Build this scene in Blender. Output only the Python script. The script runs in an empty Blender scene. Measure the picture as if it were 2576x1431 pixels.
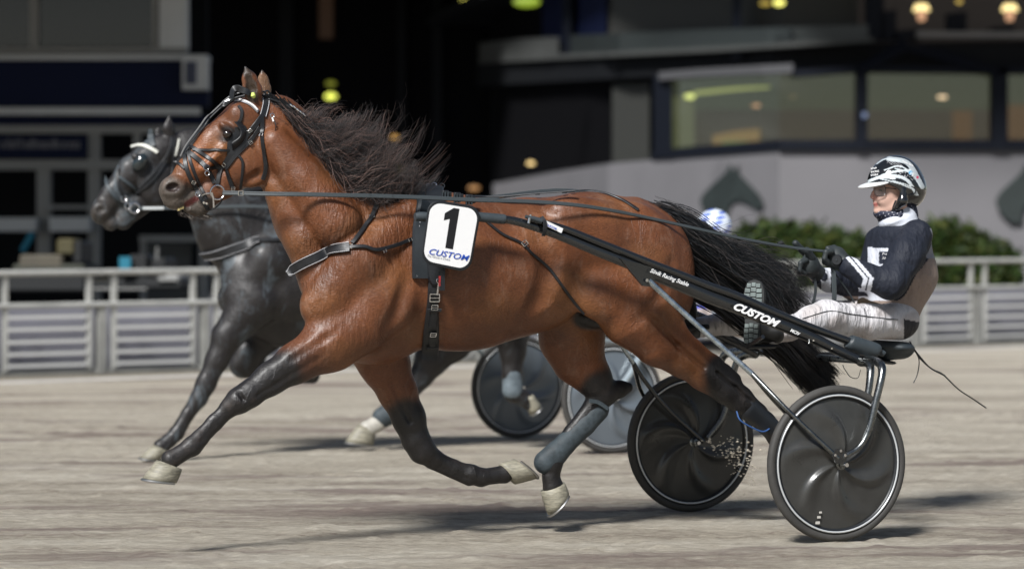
import bpy, math, random
import numpy as np
import openvdb
from mathutils import Vector, Matrix
from mathutils.bvhtree import BVHTree

R = math.radians
rnd = random.Random(7)
rng = np.random.default_rng(7)
scene = bpy.context.scene
COL = scene.collection

# ------------------------------------------------------------------ camera, world, sun, exposure
F = 6500.0            # focal length in units of a 2576 wide picture
CH = 1.27             # camera height above the track
HZ = 650.0            # horizon row in that picture
cam_d = bpy.data.cameras.new('camera')
cam = bpy.data.objects.new('camera', cam_d); COL.objects.link(cam)
cam.location = (0, 0, CH); cam.rotation_euler = (R(90), 0, 0)
cam_d.sensor_width = 36; cam_d.lens = 36 * F / 2576
cam_d.shift_y = (HZ - 715.5) / 2576
cam_d.clip_start = 0.5; cam_d.clip_end = 500
cam_d.dof.use_dof = True; cam_d.dof.focus_distance = 11.75; cam_d.dof.aperture_fstop = 1.75
scene.camera = cam

world = bpy.data.worlds.new('World'); scene.world = world; world.use_nodes = True
wn = world.node_tree; bg = wn.nodes['Background']
sky = wn.nodes.new('ShaderNodeTexSky'); sky.sky_type = 'NISHITA'; sky.sun_disc = False
SUN_DIR = Vector((0.38, 0.80, -0.86)).normalized()      # the way the floodlight travels
sky.sun_elevation = R(42); sky.sun_rotation = math.atan2(-SUN_DIR.x, -SUN_DIR.y)
hs = wn.nodes.new('ShaderNodeHueSaturation'); hs.inputs['Saturation'].default_value = 0.8
wn.links.new(sky.outputs[0], hs.inputs['Color']); wn.links.new(hs.outputs[0], bg.inputs['Color'])
bg.inputs['Strength'].default_value = 0.052
sd = bpy.data.lights.new('floodlight_sun', 'SUN'); so = bpy.data.objects.new('floodlight_sun', sd); COL.objects.link(so)
sd.energy = 4.5; sd.angle = R(12); sd.color = (1.0, 0.99, 0.975)
so.rotation_euler = SUN_DIR.to_track_quat('-Z', 'Y').to_euler(); so.location = (-6, -10, 20)
vs = scene.view_settings
vs.view_transform = 'Standard'; vs.look = 'None'; vs.gamma = 1; vs.use_curve_mapping = False; vs.exposure = 0.36
scene.cycles.max_bounces = 6; scene.cycles.use_denoising = True

# ------------------------------------------------------------------ materials
MATS = {}
def mat(name, col=(.5,.5,.5), rough=.5, metal=0., coat=0., bump=0., bscale=60., var=0., vscale=8., spec=.5, emit=None, es=1., sheen=0., trans=0., attr=None, stretch=(1,1,1), bd=.002, alpha=1.):
    if name in MATS: return MATS[name]
    m = bpy.data.materials.new(name); m.use_nodes = True; nt = m.node_tree; b = nt.nodes['Principled BSDF']
    L = nt.links.new; N = nt.nodes.new
    b.inputs['Roughness'].default_value = rough; b.inputs['Metallic'].default_value = metal
    b.inputs['Coat Weight'].default_value = coat; b.inputs['Coat Roughness'].default_value = .12
    b.inputs['Specular IOR Level'].default_value = spec
    b.inputs['Sheen Weight'].default_value = sheen
    b.inputs['Transmission Weight'].default_value = trans
    b.inputs['Alpha'].default_value = alpha
    tc = N('ShaderNodeTexCoord'); mp = N('ShaderNodeMapping'); mp.inputs['Scale'].default_value = stretch
    L(tc.outputs['Object'], mp.inputs['Vector'])
    src = None
    if attr:
        a = N('ShaderNodeAttribute'); a.attribute_name = attr; src = a.outputs['Color']
    if var > 0:
        n = N('ShaderNodeTexNoise'); n.inputs['Scale'].default_value = vscale; n.inputs['Detail'].default_value = 8; n.inputs['Roughness'].default_value = .65
        L(mp.outputs[0], n.inputs['Vector'])
        r = N('ShaderNodeMapRange'); r.inputs['From Min'].default_value = .3; r.inputs['From Max'].default_value = .7
        r.inputs['To Min'].default_value = 1 - var; r.inputs['To Max'].default_value = 1 + var
        L(n.outputs['Fac'], r.inputs['Value'])
        mx = N('ShaderNodeVectorMath'); mx.operation = 'SCALE'
        if src is not None: L(src, mx.inputs[0])
        else: mx.inputs[0].default_value = col[:3]
        L(r.outputs[0], mx.inputs['Scale']); src = mx.outputs[0]
        r2 = N('ShaderNodeMapRange'); r2.inputs['From Min'].default_value = .3; r2.inputs['From Max'].default_value = .7
        r2.inputs['To Min'].default_value = max(.02, rough - .1); r2.inputs['To Max'].default_value = min(1, rough + .12)
        L(n.outputs['Fac'], r2.inputs['Value']); L(r2.outputs[0], b.inputs['Roughness'])
    if src is not None: L(src, b.inputs['Base Color'])
    else: b.inputs['Base Color'].default_value = (*col[:3], 1)
    if bump > 0:
        n = N('ShaderNodeTexNoise'); n.inputs['Scale'].default_value = bscale; n.inputs['Detail'].default_value = 6
        L(mp.outputs[0], n.inputs['Vector'])
        bp = N('ShaderNodeBump'); bp.inputs['Strength'].default_value = bump; bp.inputs['Distance'].default_value = bd
        L(n.outputs['Fac'], bp.inputs['Height']); L(bp.outputs[0], b.inputs['Normal'])
    if emit is not None:
        b.inputs['Emission Color'].default_value = (*emit, 1); b.inputs['Emission Strength'].default_value = es
    MATS[name] = m
    return m

# ------------------------------------------------------------------ objects
def tag(o, label=None, cat=None, group=None, kind=None):
    if label: o['label'] = label
    if cat: o['category'] = cat
    if group: o['group'] = group
    if kind: o['kind'] = kind
    return o
def thing(name, label, cat, loc=(0,0,0), group=None, rz=0.):
    o = bpy.data.objects.new(name, None); COL.objects.link(o); o.location = loc; o.rotation_euler = (0,0,rz)
    o.empty_display_size = .1
    return tag(o, label, cat, group)
def wmat(parent):
    """world matrix of a thing or part that has no scale"""
    M = Matrix.Identity(4); p = parent
    while p is not None:
        M = Matrix.Translation(p.location) @ p.rotation_euler.to_matrix().to_4x4() @ M
        p = p.parent
    return M
def mesh_np(name, V, faces, m, parent=None, smooth=True, cols=None, world=True):
    """V: (n,3) array in world space, faces: (k,3|4) array or list of lists"""
    V = np.asarray(V, dtype=np.float64).reshape(-1, 3)
    if parent is not None and world:
        Mi = np.array(wmat(parent).inverted()); V = V @ Mi[:3,:3].T + Mi[:3,3]
    me = bpy.data.meshes.new(name)
    if isinstance(faces, np.ndarray):
        k = faces.shape[1]; nf = len(faces)
        me.vertices.add(len(V)); me.vertices.foreach_set('co', V.astype(np.float32).ravel())
        me.loops.add(nf*k); me.loops.foreach_set('vertex_index', faces.astype(np.int32).ravel())
        me.polygons.add(nf); me.polygons.foreach_set('loop_start', np.arange(0, nf*k, k, dtype=np.int32))
        me.update(calc_edges=True)
    else:
        me.from_pydata(V.tolist(), [], [list(f) for f in faces]); me.update()
    if smooth: me.polygons.foreach_set('use_smooth', np.ones(len(me.polygons), dtype=bool))
    if cols is not None:
        a = me.color_attributes.new('Col', 'FLOAT_COLOR', 'POINT')
        c = np.ones((len(V), 4), dtype=np.float32); c[:, :cols.shape[1]] = cols; a.data.foreach_set('color', c.ravel())
    me.materials.append(m) if m else None
    o = bpy.data.objects.new(name, me); COL.objects.link(o)
    if parent is not None: o.parent = parent
    return o

class MB:
    """collects shapes, then links them as one mesh object"""
    def __init__(s): s.v = []; s.f = []
    def add(s, V, Fc):
        b = len(s.v); s.v += [tuple(p) for p in V]; s.f += [[i + b for i in f] for f in Fc]; return s
    def box(s, c, d, rz=0., M=None):
        x, y, z = d[0]/2, d[1]/2, d[2]/2
        P = [(-x,-y,-z),(x,-y,-z),(x,y,-z),(-x,y,-z),(-x,-y,z),(x,-y,z),(x,y,z),(-x,y,z)]
        c_, s_ = math.cos(rz), math.sin(rz)
        if M is None: P = [(c[0]+a*c_-b*s_, c[1]+a*s_+b*c_, c[2]+h) for a,b,h in P]
        else: P = [tuple(Vector(c) + M @ Vector(p)) for p in P]
        return s.add(P, [(0,3,2,1),(4,5,6,7),(0,1,5,4),(1,2,6,5),(2,3,7,6),(3,0,4,7)])
    def tube(s, pts, rad, n=10, cap=True, flat=1.0, up=None):
        V, Fc = tube_geo(pts, rad, n, cap, flat, up); return s.add(V, Fc)
    def build(s, name, m, parent=None, smooth=True, bevel=0.):
        o = mesh_np(name, s.v, s.f, m, parent, smooth)
        if bevel > 0:
            md = o.modifiers.new('bevel', 'BEVEL'); md.width = bevel; md.segments = 2; md.limit_method = 'ANGLE'; md.angle_limit = R(40)
        if smooth:
            try: o.data.set_sharp_from_angle(angle=R(38))
            except Exception: pass
        return o

def tube_geo(pts, rad, n=10, cap=True, flat=1.0, up=None):
    P = [Vector(p) for p in pts]; k = len(P)
    rr = rad if hasattr(rad, '__len__') else [rad]*k
    V = []; Fc = []; prev = Vector(up) if up is not None else None
    for i in range(k):
        t = (P[min(i+1,k-1)] - P[max(i-1,0)]).normalized()
        if prev is None: prev = Vector((0,0,1)) if abs(t.z) < .9 else Vector((1,0,0))
        a = (prev - t*prev.dot(t)).normalized(); b = t.cross(a); prev = a if up is None else Vector(up)
        for j in range(n):
            q = 2*math.pi*j/n
            V.append(P[i] + a*(rr[i]*math.cos(q)) + b*(rr[i]*flat*math.sin(q)))
    for i in range(k-1):
        for j in range(n):
            j2 = (j+1) % n; Fc.append((i*n+j, i*n+j2, (i+1)*n+j2, (i+1)*n+j))
    if cap: Fc.append(tuple(range(n-1,-1,-1))); Fc.append(tuple((k-1)*n+j for j in range(n)))
    return V, Fc

def crom(P, m=8):
    """Catmull-Rom through the rows of P"""
    P = np.asarray(P, float); k = len(P)
    Q = np.vstack([2*P[0]-P[1], P, 2*P[-1]-P[-2]]); out = []
    for i in range(k-1):
        p0,p1,p2,p3 = Q[i:i+4]
        for t in np.linspace(0, 1, m, endpoint=False):
            out.append(.5*((2*p1)+(-p0+p2)*t+(2*p0-5*p1+4*p2-p3)*t*t+(-p0+3*p1-3*p2+p3)*t**3))
    out.append(P[-1]); return np.array(out)

class Frame:
    """a travelling team's own axes: t backwards along it, l across it (positive = far side), z up"""
    def __init__(s, ox, oy, deg):
        s.o = np.array([ox, oy]); a = R(deg); s.a = a
        s.u = np.array([math.cos(a), math.sin(a)]); s.n = np.array([-math.sin(a), math.cos(a)])
    def loc(s, px, py, l=0.):
        k = (px-1288)/F
        t = (k*(s.o[1]+s.n[1]*l) - s.o[0] - s.n[0]*l)/(s.u[0]-k*s.u[1])
        Y = s.o[1]+s.u[1]*t+s.n[1]*l
        return np.array([t, l, CH-(py-HZ)/F*Y])
    def sc(s, px, l=0.):
        p = s.loc(px, HZ, l); return (s.o[1]+s.u[1]*p[0]+s.n[1]*l)/F
    def w(s, P):
        P = np.asarray(P, float); out = np.empty_like(P)
        out[...,0] = s.o[0]+s.u[0]*P[...,0]+s.n[0]*P[...,1]
        out[...,1] = s.o[1]+s.u[1]*P[...,0]+s.n[1]*P[...,1]
        out[...,2] = P[...,2]; return out
    def wp(s, px, py, l=0.): return s.w(s.loc(px, py, l))
    def base(s, px, l=0.): 
        p = s.wp(px, HZ, l); return (p[0], p[1], 0.)

# ------------------------------------------------------------------ implicit bodies
class SDF:
    def __init__(s, fr): s.fr = fr; s.prims = []
    def C(s, *nodes, k=.03, s_=1., op='u', c=None):
        """chain of round cones: nodes (px,py,l,r_px); s_ = width across / height"""
        for a, b in zip(nodes[:-1], nodes[1:]):
            A = s.fr.loc(*a[:3]); B = s.fr.loc(*b[:3])
            s.prims.append(('c', A, B, a[3]*s.fr.sc(a[0], a[2]), b[3]*s.fr.sc(b[0], b[2]), s_, k, op))
        return s
    def E(s, px, py, l, rx, rz, ry, rot=0., k=.04, op='u', yaw=0.):
        sc = s.fr.sc(px, l)
        s.prims.append(('e', s.fr.loc(px, py, l), np.array([rx*sc, ry, rz*sc]), R(rot), R(yaw), 0, k, op)); return s
    def mesh(s, h, pad=.03):
        lo = np.full(3, 1e9); hi = -lo
        bbs = []
        for p in s.prims:
            if p[0] == 'c':
                r = max(p[3], p[4]); rv = np.array([r, r*p[5], r])
                a = np.minimum(p[1], p[2]) - rv; b = np.maximum(p[1], p[2]) + rv
            else:
                r = p[2].copy(); m = max(r[0], r[2]); m2 = max(m, r[1]) if p[4] else None
                rv = np.array([m, r[1], m]) if not p[4] else np.array([m2, m2, m2]); a = p[1]-rv; b = p[1]+rv
            e = max(p[6], 0)*1.6 + 3*h
            bbs.append((a-e, b+e))
            if p[7] == 'u': lo = np.minimum(lo, a); hi = np.maximum(hi, b)
        lo -= pad; hi += pad
        n = np.ceil((hi-lo)/h).astype(int)+1
        D = np.full(n, .12, dtype=np.float32)
        ax = [lo[i]+h*np.arange(n[i]) for i in range(3)]
        for p, (a, b) in zip(s.prims, bbs):
            i0 = np.clip(((a-lo)/h).astype(int), 0, n-1); i1 = np.clip(((b-lo)/h).astype(int)+2, 1, n)
            if np.any(i1 <= i0): continue
            sl = tuple(slice(i0[i], i1[i]) for i in range(3))
            X = ax[0][sl[0]][:,None,None]; Y = ax[1][sl[1]][None,:,None]; Z = ax[2][sl[2]][None,None,:]
            if p[0] == 'c':
                A, B, ra, rb, w = p[1], p[2], p[3], p[4], p[5]
                # scale the across axis about the axis line
                d = B-A; dd = np.array([d[0], d[1]/w, d[2]]); L2 = float(dd@dd)+1e-12
                x = X-A[0]; y = (Y-A[1])/w; z = Z-A[2]
                t = np.clip((x*dd[0]+y*dd[1]+z*dd[2])/L2, 0, 1)
                dist = np.sqrt((x-t*dd[0])**2+(y-t*dd[1])**2+(z-t*dd[2])**2)-(ra+(rb-ra)*t)
                dist = dist*min(1, w*1.15) if w < 1 else dist
            else:
                c, r, rot, yaw = p[1], p[2], p[3], p[4]
                x = X-c[0]; y = Y-c[1]; z = Z-c[2]
                if yaw:
                    x, y = x*math.cos(yaw)+y*math.sin(yaw), -x*math.sin(yaw)+y*math.cos(yaw)
                # rot > 0 turns the ellipsoid clockwise in the picture (its right end down)
                x, z = x*math.cos(rot)-z*math.sin(rot), x*math.sin(rot)+z*math.cos(rot)
                k0 = np.sqrt((x/r[0])**2+(y/r[1])**2+(z/r[2])**2)
                k1 = np.sqrt((x/r[0]**2)**2+(y/r[1]**2)**2+(z/r[2]**2)**2)+1e-9
                dist = k0*(k0-1)/k1
            dist = dist.astype(np.float32); cur = D[sl]; k = p[6]
            if p[7] == 'u':
                hh = np.maximum(k-np.abs(cur-dist), 0)/k if k > 0 else 0
                D[sl] = np.minimum(cur, dist) - hh*hh*k*.25
            else:
                dist = -dist
                hh = np.maximum(k-np.abs(cur-dist), 0)/k if k > 0 else 0
                D[sl] = np.maximum(cur, dist) + hh*hh*k*.25
        g = openvdb.FloatGrid(.12); g.copyFromArray(D, tolerance=0.)
        P, Q = g.convertToQuads(isovalue=0.)
        P = np.asarray(P, float)*h + lo
        Q = np.ascontiguousarray(np.asarray(Q))
        return P, Q        # local coordinates of the frame

def bvh_of(P, Q): return BVHTree.FromPolygons([tuple(p) for p in P], [tuple(int(i) for i in q) for q in Q])
CAMP = Vector((0, 0, CH))
def px_dir(px, py): return Vector(((px-1288)/F, 1, -(py-HZ)/F)).normalized()
def hit(bvh, px, py):
    h = bvh.ray_cast(CAMP, px_dir(px, py))
    if h[0] is None: return None, None
    return h[0], (h[1] if h[1].dot(px_dir(px, py)) < 0 else -h[1])
def near(bvh, p):
    h = bvh.find_nearest(Vector(p)); return h[0], h[1]

def surf_path(bvh, pts, off=.006, m=8, l=None, fr=None, smooth=2):
    """picture points -> path lying on a surface; returns positions and normals"""
    C = crom(pts, m); P = []; Nn = []
    for c in C:
        p, nn = hit(bvh, c[0], c[1])
        if p is None: P.append(None); Nn.append(None)
        else: P.append(np.array(p)); Nn.append(np.array(nn))
    ok = [i for i, p in enumerate(P) if p is not None]
    for i, p in enumerate(P):
        if p is None:
            if ok:
                j = min(ok, key=lambda q: abs(q-i)); Y = P[j][1]
                d = px_dir(C[i][0], C[i][1]); q = CAMP + d*(Y/d.y)
                P[i] = np.array(q); Nn[i] = Nn[j]
            else:
                P[i] = fr.wp(C[i][0], C[i][1], l or 0); Nn[i] = np.array([0,-1,0])
    P = np.array(P); Nn = np.array([n if n is not None else [0,-1,0] for n in Nn])
    for _ in range(smooth):
        if len(P) > 2:
            P[1:-1] = (P[:-2]+2*P[1:-1]+P[2:])/4; Nn[1:-1] = (Nn[:-2]+2*Nn[1:-1]+Nn[2:])/4
    Nn /= np.linalg.norm(Nn, axis=1)[:,None]+1e-9
    return P+Nn*off, Nn

def ribbon(mb, P, Nn, width, th=.004):
    """flat strap with thickness along a path; width in metres (or list)"""
    P = np.asarray(P, float); Nn = np.asarray(Nn, float); k = len(P)
    w = np.full(k, width) if not hasattr(width, '__len__') else np.interp(np.linspace(0,1,k), np.linspace(0,1,len(width)), width)
    T = np.gradient(P, axis=0); T /= np.linalg.norm(T, axis=1)[:,None]+1e-9
    S = np.cross(T, Nn); S /= np.linalg.norm(S, axis=1)[:,None]+1e-9
    V = []; Fc = []
    for i in range(k):
        a = S[i]*w[i]/2; b = Nn[i]*th/2; c = S[i]*(w[i]/2-min(th*.4, w[i]*.2))
        V += [P[i]-a-b, P[i]+a-b, P[i]+a, P[i]+c+b, P[i]-c+b, P[i]-a]
    for i in range(k-1):
        for j in range(6):
            j2 = (j+1) % 6; Fc.append((i*6+j, (i+1)*6+j, (i+1)*6+j2, i*6+j2))
    Fc.append(tuple(range(6))); Fc.append(tuple((k-1)*6+j for j in range(5,-1,-1)))
    mb.add(V, Fc); return mb

def hair(name, S, r0, m, parent, r1=.25, cols=None):
    """S: (n,k,3) strand points in world space; three-sided tapering tubes"""
    n, k, _ = S.shape
    T = np.gradient(S, axis=1); T /= np.linalg.norm(T, axis=2)[...,None]+1e-9
    A = np.cross(T, np.array([0.31, .95, .1])); A /= np.linalg.norm(A, axis=2)[...,None]+1e-9
    B = np.cross(T, A)
    rr = np.asarray(r0).reshape(-1,1)*np.interp(np.linspace(0,1,k), [0,.15,.6,1], [.8,1,.8,r1])[None,:]
    rings = np.stack([S+rr[...,None]*(A*math.cos(q)+B*math.sin(q)) for q in (0, 2.094, 4.189)], axis=2)
    V = rings.reshape(-1,3)
    i = np.arange(n)[:,None,None]*(k*3); j = np.arange(k-1)[None,:,None]*3; q = np.arange(3)[None,None,:]; q2 = (q+1)%3
    Fc = np.stack([i+j+q, i+j+q2, i+j+3+q2, i+j+3+q], axis=-1).reshape(-1,4)
    c = None
    if cols is not None: c = np.repeat(cols, k*3, axis=0)
    return mesh_np(name, V, Fc, m, parent, cols=c)

def text_obj(name, s, m, parent, origin, xd, yd, size, shear=0., extrude=.0006, bold=0., sx=1., align='LEFT', skew=0.):
    cu = bpy.data.curves.new(name, 'FONT'); cu.body = s; cu.size = size; cu.shear = shear; cu.extrude = 0; cu.offset = bold; cu.align_x = align
    cu.resolution_u = 3
    o = bpy.data.objects.new(name+'_tmp', cu); COL.objects.link(o)
    dg = bpy.context.evaluated_depsgraph_get(); dg.update()
    me = bpy.data.meshes.new_from_object(o.evaluated_get(dg)); 
    V = np.array([v.co[:] for v in me.vertices]); Fc = [list(p.vertices) for p in me.polygons]
    bpy.data.objects.remove(o); bpy.data.curves.remove(cu); bpy.data.meshes.remove(me)
    xd = np.array(Vector(xd).normalized()); yd = np.array(Vector(yd)); yd = (yd if skew else yd-xd*(yd@xd)); yd /= np.linalg.norm(yd); nn = np.cross(xd, yd); nn /= np.linalg.norm(nn)
    W = np.array(origin)+V[:,:1]*sx*xd+V[:,1:2]*yd+nn*extrude
    return mesh_np(name, W, Fc, m, parent, smooth=False)
# ------------------------------------------------------------------ frames of the two teams
A1 = Frame(1.18, 12.28, 22.2)      # bay team, origin under its axle
A2 = Frame(0.35, 17.5, 23.0)       # black team behind

def horse1_sdf():
    s = SDF(A1)
    # trunk
    s.E(1150, 688, 0, 265, 196, .285, 2, k=.02)
    s.E(945, 700, 0, 190, 205, .225, -18, k=.08)
    s.E(925, 845, 0, 110, 62, .15, 4, k=.08)
    s.E(1325, 668, 0, 175, 172, .265, -6, k=.07)
    s.E(1490, 612, 0, 185, 129, .255, 6, k=.07)
    s.E(1590, 655, 0, 158, 150, .24, 25, k=.06)
    s.E(1080, 540, 0, 110, 55, .10, 0, k=.06)
    # haunch muscles, both sides
    for sg in (-1, 1):
        s.E(1610, 680, sg*.13, 120, 170, .13, -14, k=.035)
        s.E(1692, 690, sg*.10, 55, 125, .10, -6, k=.03)
        s.E(1480, 560, sg*.16, 120, 62, .09, 14, k=.03)
        s.E(1395, 640, sg*.20, 60, 90, .05, 20, k=.04)
    # shoulders
    for sg in (-1, 1):
        s.C((1030,545,sg*.12,48),(905,660,sg*.185,72),(812,770,sg*.15,58), k=.03, s_=.75)
        s.E(965, 745, sg*.175, 98, 95, .105, -25, k=.03)
        s.E(835, 745, sg*.11, 70, 90, .11, 20, k=.035)
    # neck
    s.C((692,335,0,84),(758,420,0,104),(818,520,0,134),(925,640,0,165), k=.05, s_=.60)
    s.C((700,300,0,52),(800,385,0,55),(900,470,0,50),(1040,530,0,45), k=.05, s_=.55)
    s.C((700,470,-.045,34),(760,600,-.07,44),(800,700,-.07,50), k=.035)      # windpipe groove side
    s.C((700,470,.045,34),(760,600,.07,44),(800,700,.07,50), k=.035)
    s.C((690,360,-.07,44),(760,450,-.095,56),(840,560,-.13,70), k=.02)
    # head
    s.E(628, 305, 0, 62, 60, .085, 0, k=.03)
    s.C((605,312,0,54),(545,362,0,48),(478,432,0,35),(447,466,0,29), k=.02, s_=.72)
    s.C((622,325,0,46),(560,380,0,40), k=.02, s_=1.1)
    for sg in (-1, 1):
        s.E(628, 405, sg*.052, 64, 68, .042, 0, k=.022)
        s.C((562,372,sg*.068,10),(512,425,sg*.052,9), k=.02)                  # facial crest
        s.E(572, 324, sg*.072, 26, 10, .022, 38, k=.025)                      # brow
        s.E(438, 471, sg*.038, 33, 27, .028, -25, k=.015)                     # nostril wing
        s.E(606, 292, sg*.060, 32, 26, .03, 40, k=.04)
    s.C((620,425,0,44),(560,462,0,34),(515,500,0,25),(490,520,0,22), k=.03, s_=.62)   # lower jaw
    s.E(500, 521, 0, 25, 22, .034, 20, k=.015)
    s.E(478, 527, 0, 18, 11, .032, 10, k=.008)
    s.E(432, 478, 0, 33, 33, .048, -30, k=.02)
    s.E(438, 506, 0, 30, 22, .045, 15, k=.015)
    s.E(470, 500, 0, 22, 18, .036, -20, k=.02)
    for sg in (-1, 1):
        s.E(572, 337, sg*.104, 18, 11, .022, 20, k=.008, op='d')              # eye socket
        s.E(435, 472, sg*.066, 19, 11.5, .026, -14, k=.006, op='d')             # nostril
        s.C((600,470,sg*.085,10),(650,440,sg*.09,12), k=.02, op='d')
    s.C((462,517,-.05,5),(480,509,-.05,8),(498,494,-.05,7), k=.006, op='d')
    s.C((462,517,0,5),(480,509,0,8),(494,498,0,6), k=.006, op='d')
    s.C((462,517,.05,5),(480,509,.05,8),(498,494,.05,7), k=.006, op='d')
    # ears
    s.C((641,262,-.045,17),(635,228,-.055,24),(627,198,-.055,18),(618,170,-.05,4), k=.012, s_=.55)
    s.C((636,250,-.085,10),(633,225,-.088,16),(626,198,-.083,11),(620,180,-.075,3), k=.005, op='d')
    s.C((664,254,.05,16),(665,224,.055,16),(662,200,.055,12),(659,176,.05,3), k=.012, s_=.5)
    # near foreleg reaching forward
    l = -.155
    s.C((905,815,l,78),(832,862,l,70),(742,914,l,48),(681,952,l,38),(628,990,l,34), k=.035, s_=.78)
    s.C((630,990,l,33),(600,1008,l,32),(578,1024,l,24), k=.02, s_=.9)
    s.C((580,1022,l,22),(540,1062,l,20),(503,1100,l,21), k=.015, s_=.72)
    s.C((578,1038,l,9),(530,1085,l,9),(498,1122,l,12), k=.012, s_=.8)
    s.C((503,1102,l,21),(483,1122,l,25),(452,1142,l,21),(430,1155,l,25), k=.012, s_=.88)
    s.C((790,870,l-.03,30),(700,925,l-.02,20), k=.02)
    # far foreleg folded under
    l = .13
    s.C((930,850,l,74),(968,915,l,62),(1000,985,l,47),(1028,1050,l,40),(1046,1105,l,35), k=.035, s_=.8)
    s.C((1046,1105,l,35),(1062,1132,l,33),(1090,1152,l,24), k=.02, s_=.9)
    s.C((1085,1150,l,23),(1140,1176,l,20),(1185,1192,l,23), k=.015, s_=.75)
    s.C((1080,1168,l,9),(1180,1210,l,12), k=.012)
    s.C((1185,1192,l,25),(1210,1200,l,23),(1240,1196,l,20),(1268,1192,l,24), k=.012, s_=.9)
    # far hind leg swung forward
    l = .12
    s.C((1440,760,l,105),(1440,850,l,82),(1456,905,l,62),(1492,950,l,44),(1516,985,l,35), k=.04, s_=.75)
    s.C((1530,985,l,30),(1560,978,l,20),(1580,974,l,13), k=.02, s_=.8)
    s.C((1516,990,l,35),(1497,1020,l,28),(1440,1090,l,23),(1396,1150,l,24), k=.015, s_=.75)
    s.C((1396,1150,l,25),(1388,1170,l,26),(1386,1200,l,22),(1391,1222,l,27), k=.012, s_=.9)
    # near hind leg pushing off
    l = -.14
    s.E(1585, 765, l, 150, 92, .12, 38, k=.04)
    s.E(1505, 742, l-.045, 62, 60, .065, 0, k=.07)
    s.C((1610,790,l,100),(1660,850,l,70),(1715,893,l,51),(1772,938,l,41),(1828,978,l,39), k=.035, s_=.75)
    s.C((1745,880,l,24),(1795,915,l,20),(1822,935,l,18),(1845,955,l,20), k=.02, s_=.8)
    s.C((1828,978,l,38),(1862,1005,l,34),(1905,1040,l,26),(1935,1075,l,23), k=.015, s_=.78)
    s.C((1935,1075,l,24),(1955,1100,l,25),(1985,1125,l,21),(2005,1145,l,24), k=.012, s_=.9)
    # tendon and muscle grooves on the limbs
    s.C((572,1034,-.195,3.5),(538,1073,-.19,3.5),(506,1110,-.185,3), k=.012, op='d'); s.C((560,1040,-.125,3.5),(510,1100,-.125,3), k=.012, op='d')
    s.C((800,905,-.24,5),(700,965,-.215,4),(650,995,-.205,3), k=.02, op='d'); s.C((905,790,-.29,7),(820,850,-.255,6),(735,905,-.225,4), k=.025, op='d')
    s.C((1085,1160,.085,3),(1140,1192,.09,3),(1182,1204,.095,2.5), k=.012, op='d')
    s.C((985,960,.05,5),(1030,1060,.075,4), k=.02, op='d')
    s.C((1640,800,-.27,8),(1705,870,-.22,5),(1770,925,-.195,4), k=.022, op='d'); s.C((1800,935,-.19,4),(1850,975,-.185,4),(1890,1010,-.18,3), k=.012, op='d')
    s.C((600,985,-.20,5),(612,1005,-.20,5), k=.012, op='d')
    # belly creases and flank
    s.C((1350,560,-.29,22),(1392,660,-.30,30),(1368,760,-.275,26),(1330,810,-.24,14), k=.045, op='d')
    s.C((1560,650,-.31,14),(1520,720,-.32,14), k=.05, op='d'); s.C((1600,820,-.285,10),(1670,740,-.285,12),(1700,660,-.27,10), k=.04, op='d')
    s.C((1060,620,-.30,14),(985,830,-.27,16), k=.04, op='d')
    # sheath, dock
    s.E(1488, 802, 0, 46, 24, .055, 8, k=.02)
    s.C((1600,540,0,42),(1660,548,0,24),(1705,572,0,14), k=.03, s_=.7)
    return s

def fr_px(fr, P):
    """picture coordinates of frame-local points, used to lay out coat colours by anatomy"""
    W = fr.w(P); return 1288+F*W[:,0]/W[:,1], HZ-F*(W[:,2]-CH)/W[:,1]

def ss(a, b, x): 
    t = np.clip((x-a)/(b-a), 0, 1); return t*t*(3-2*t)

def seg_d(x, z, a, b):
    a = np.array(a, float); b = np.array(b, float); d = b-a
    t = np.clip(((x-a[0])*d[0]+(z-a[1])*d[1])/(d@d), 0, 1)
    return np.hypot(x-a[0]-t*d[0], z-a[1]-t*d[1]), t

BAY = np.array([.122, .042, .0160]); BLK = np.array([.010, .009, .009]); TAN = np.array([.235, .10, .036]); GREY = np.array([.085,.070,.058])
def lerp(a, b, t): return a*(1-t[:,None])+b*t[:,None]

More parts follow.
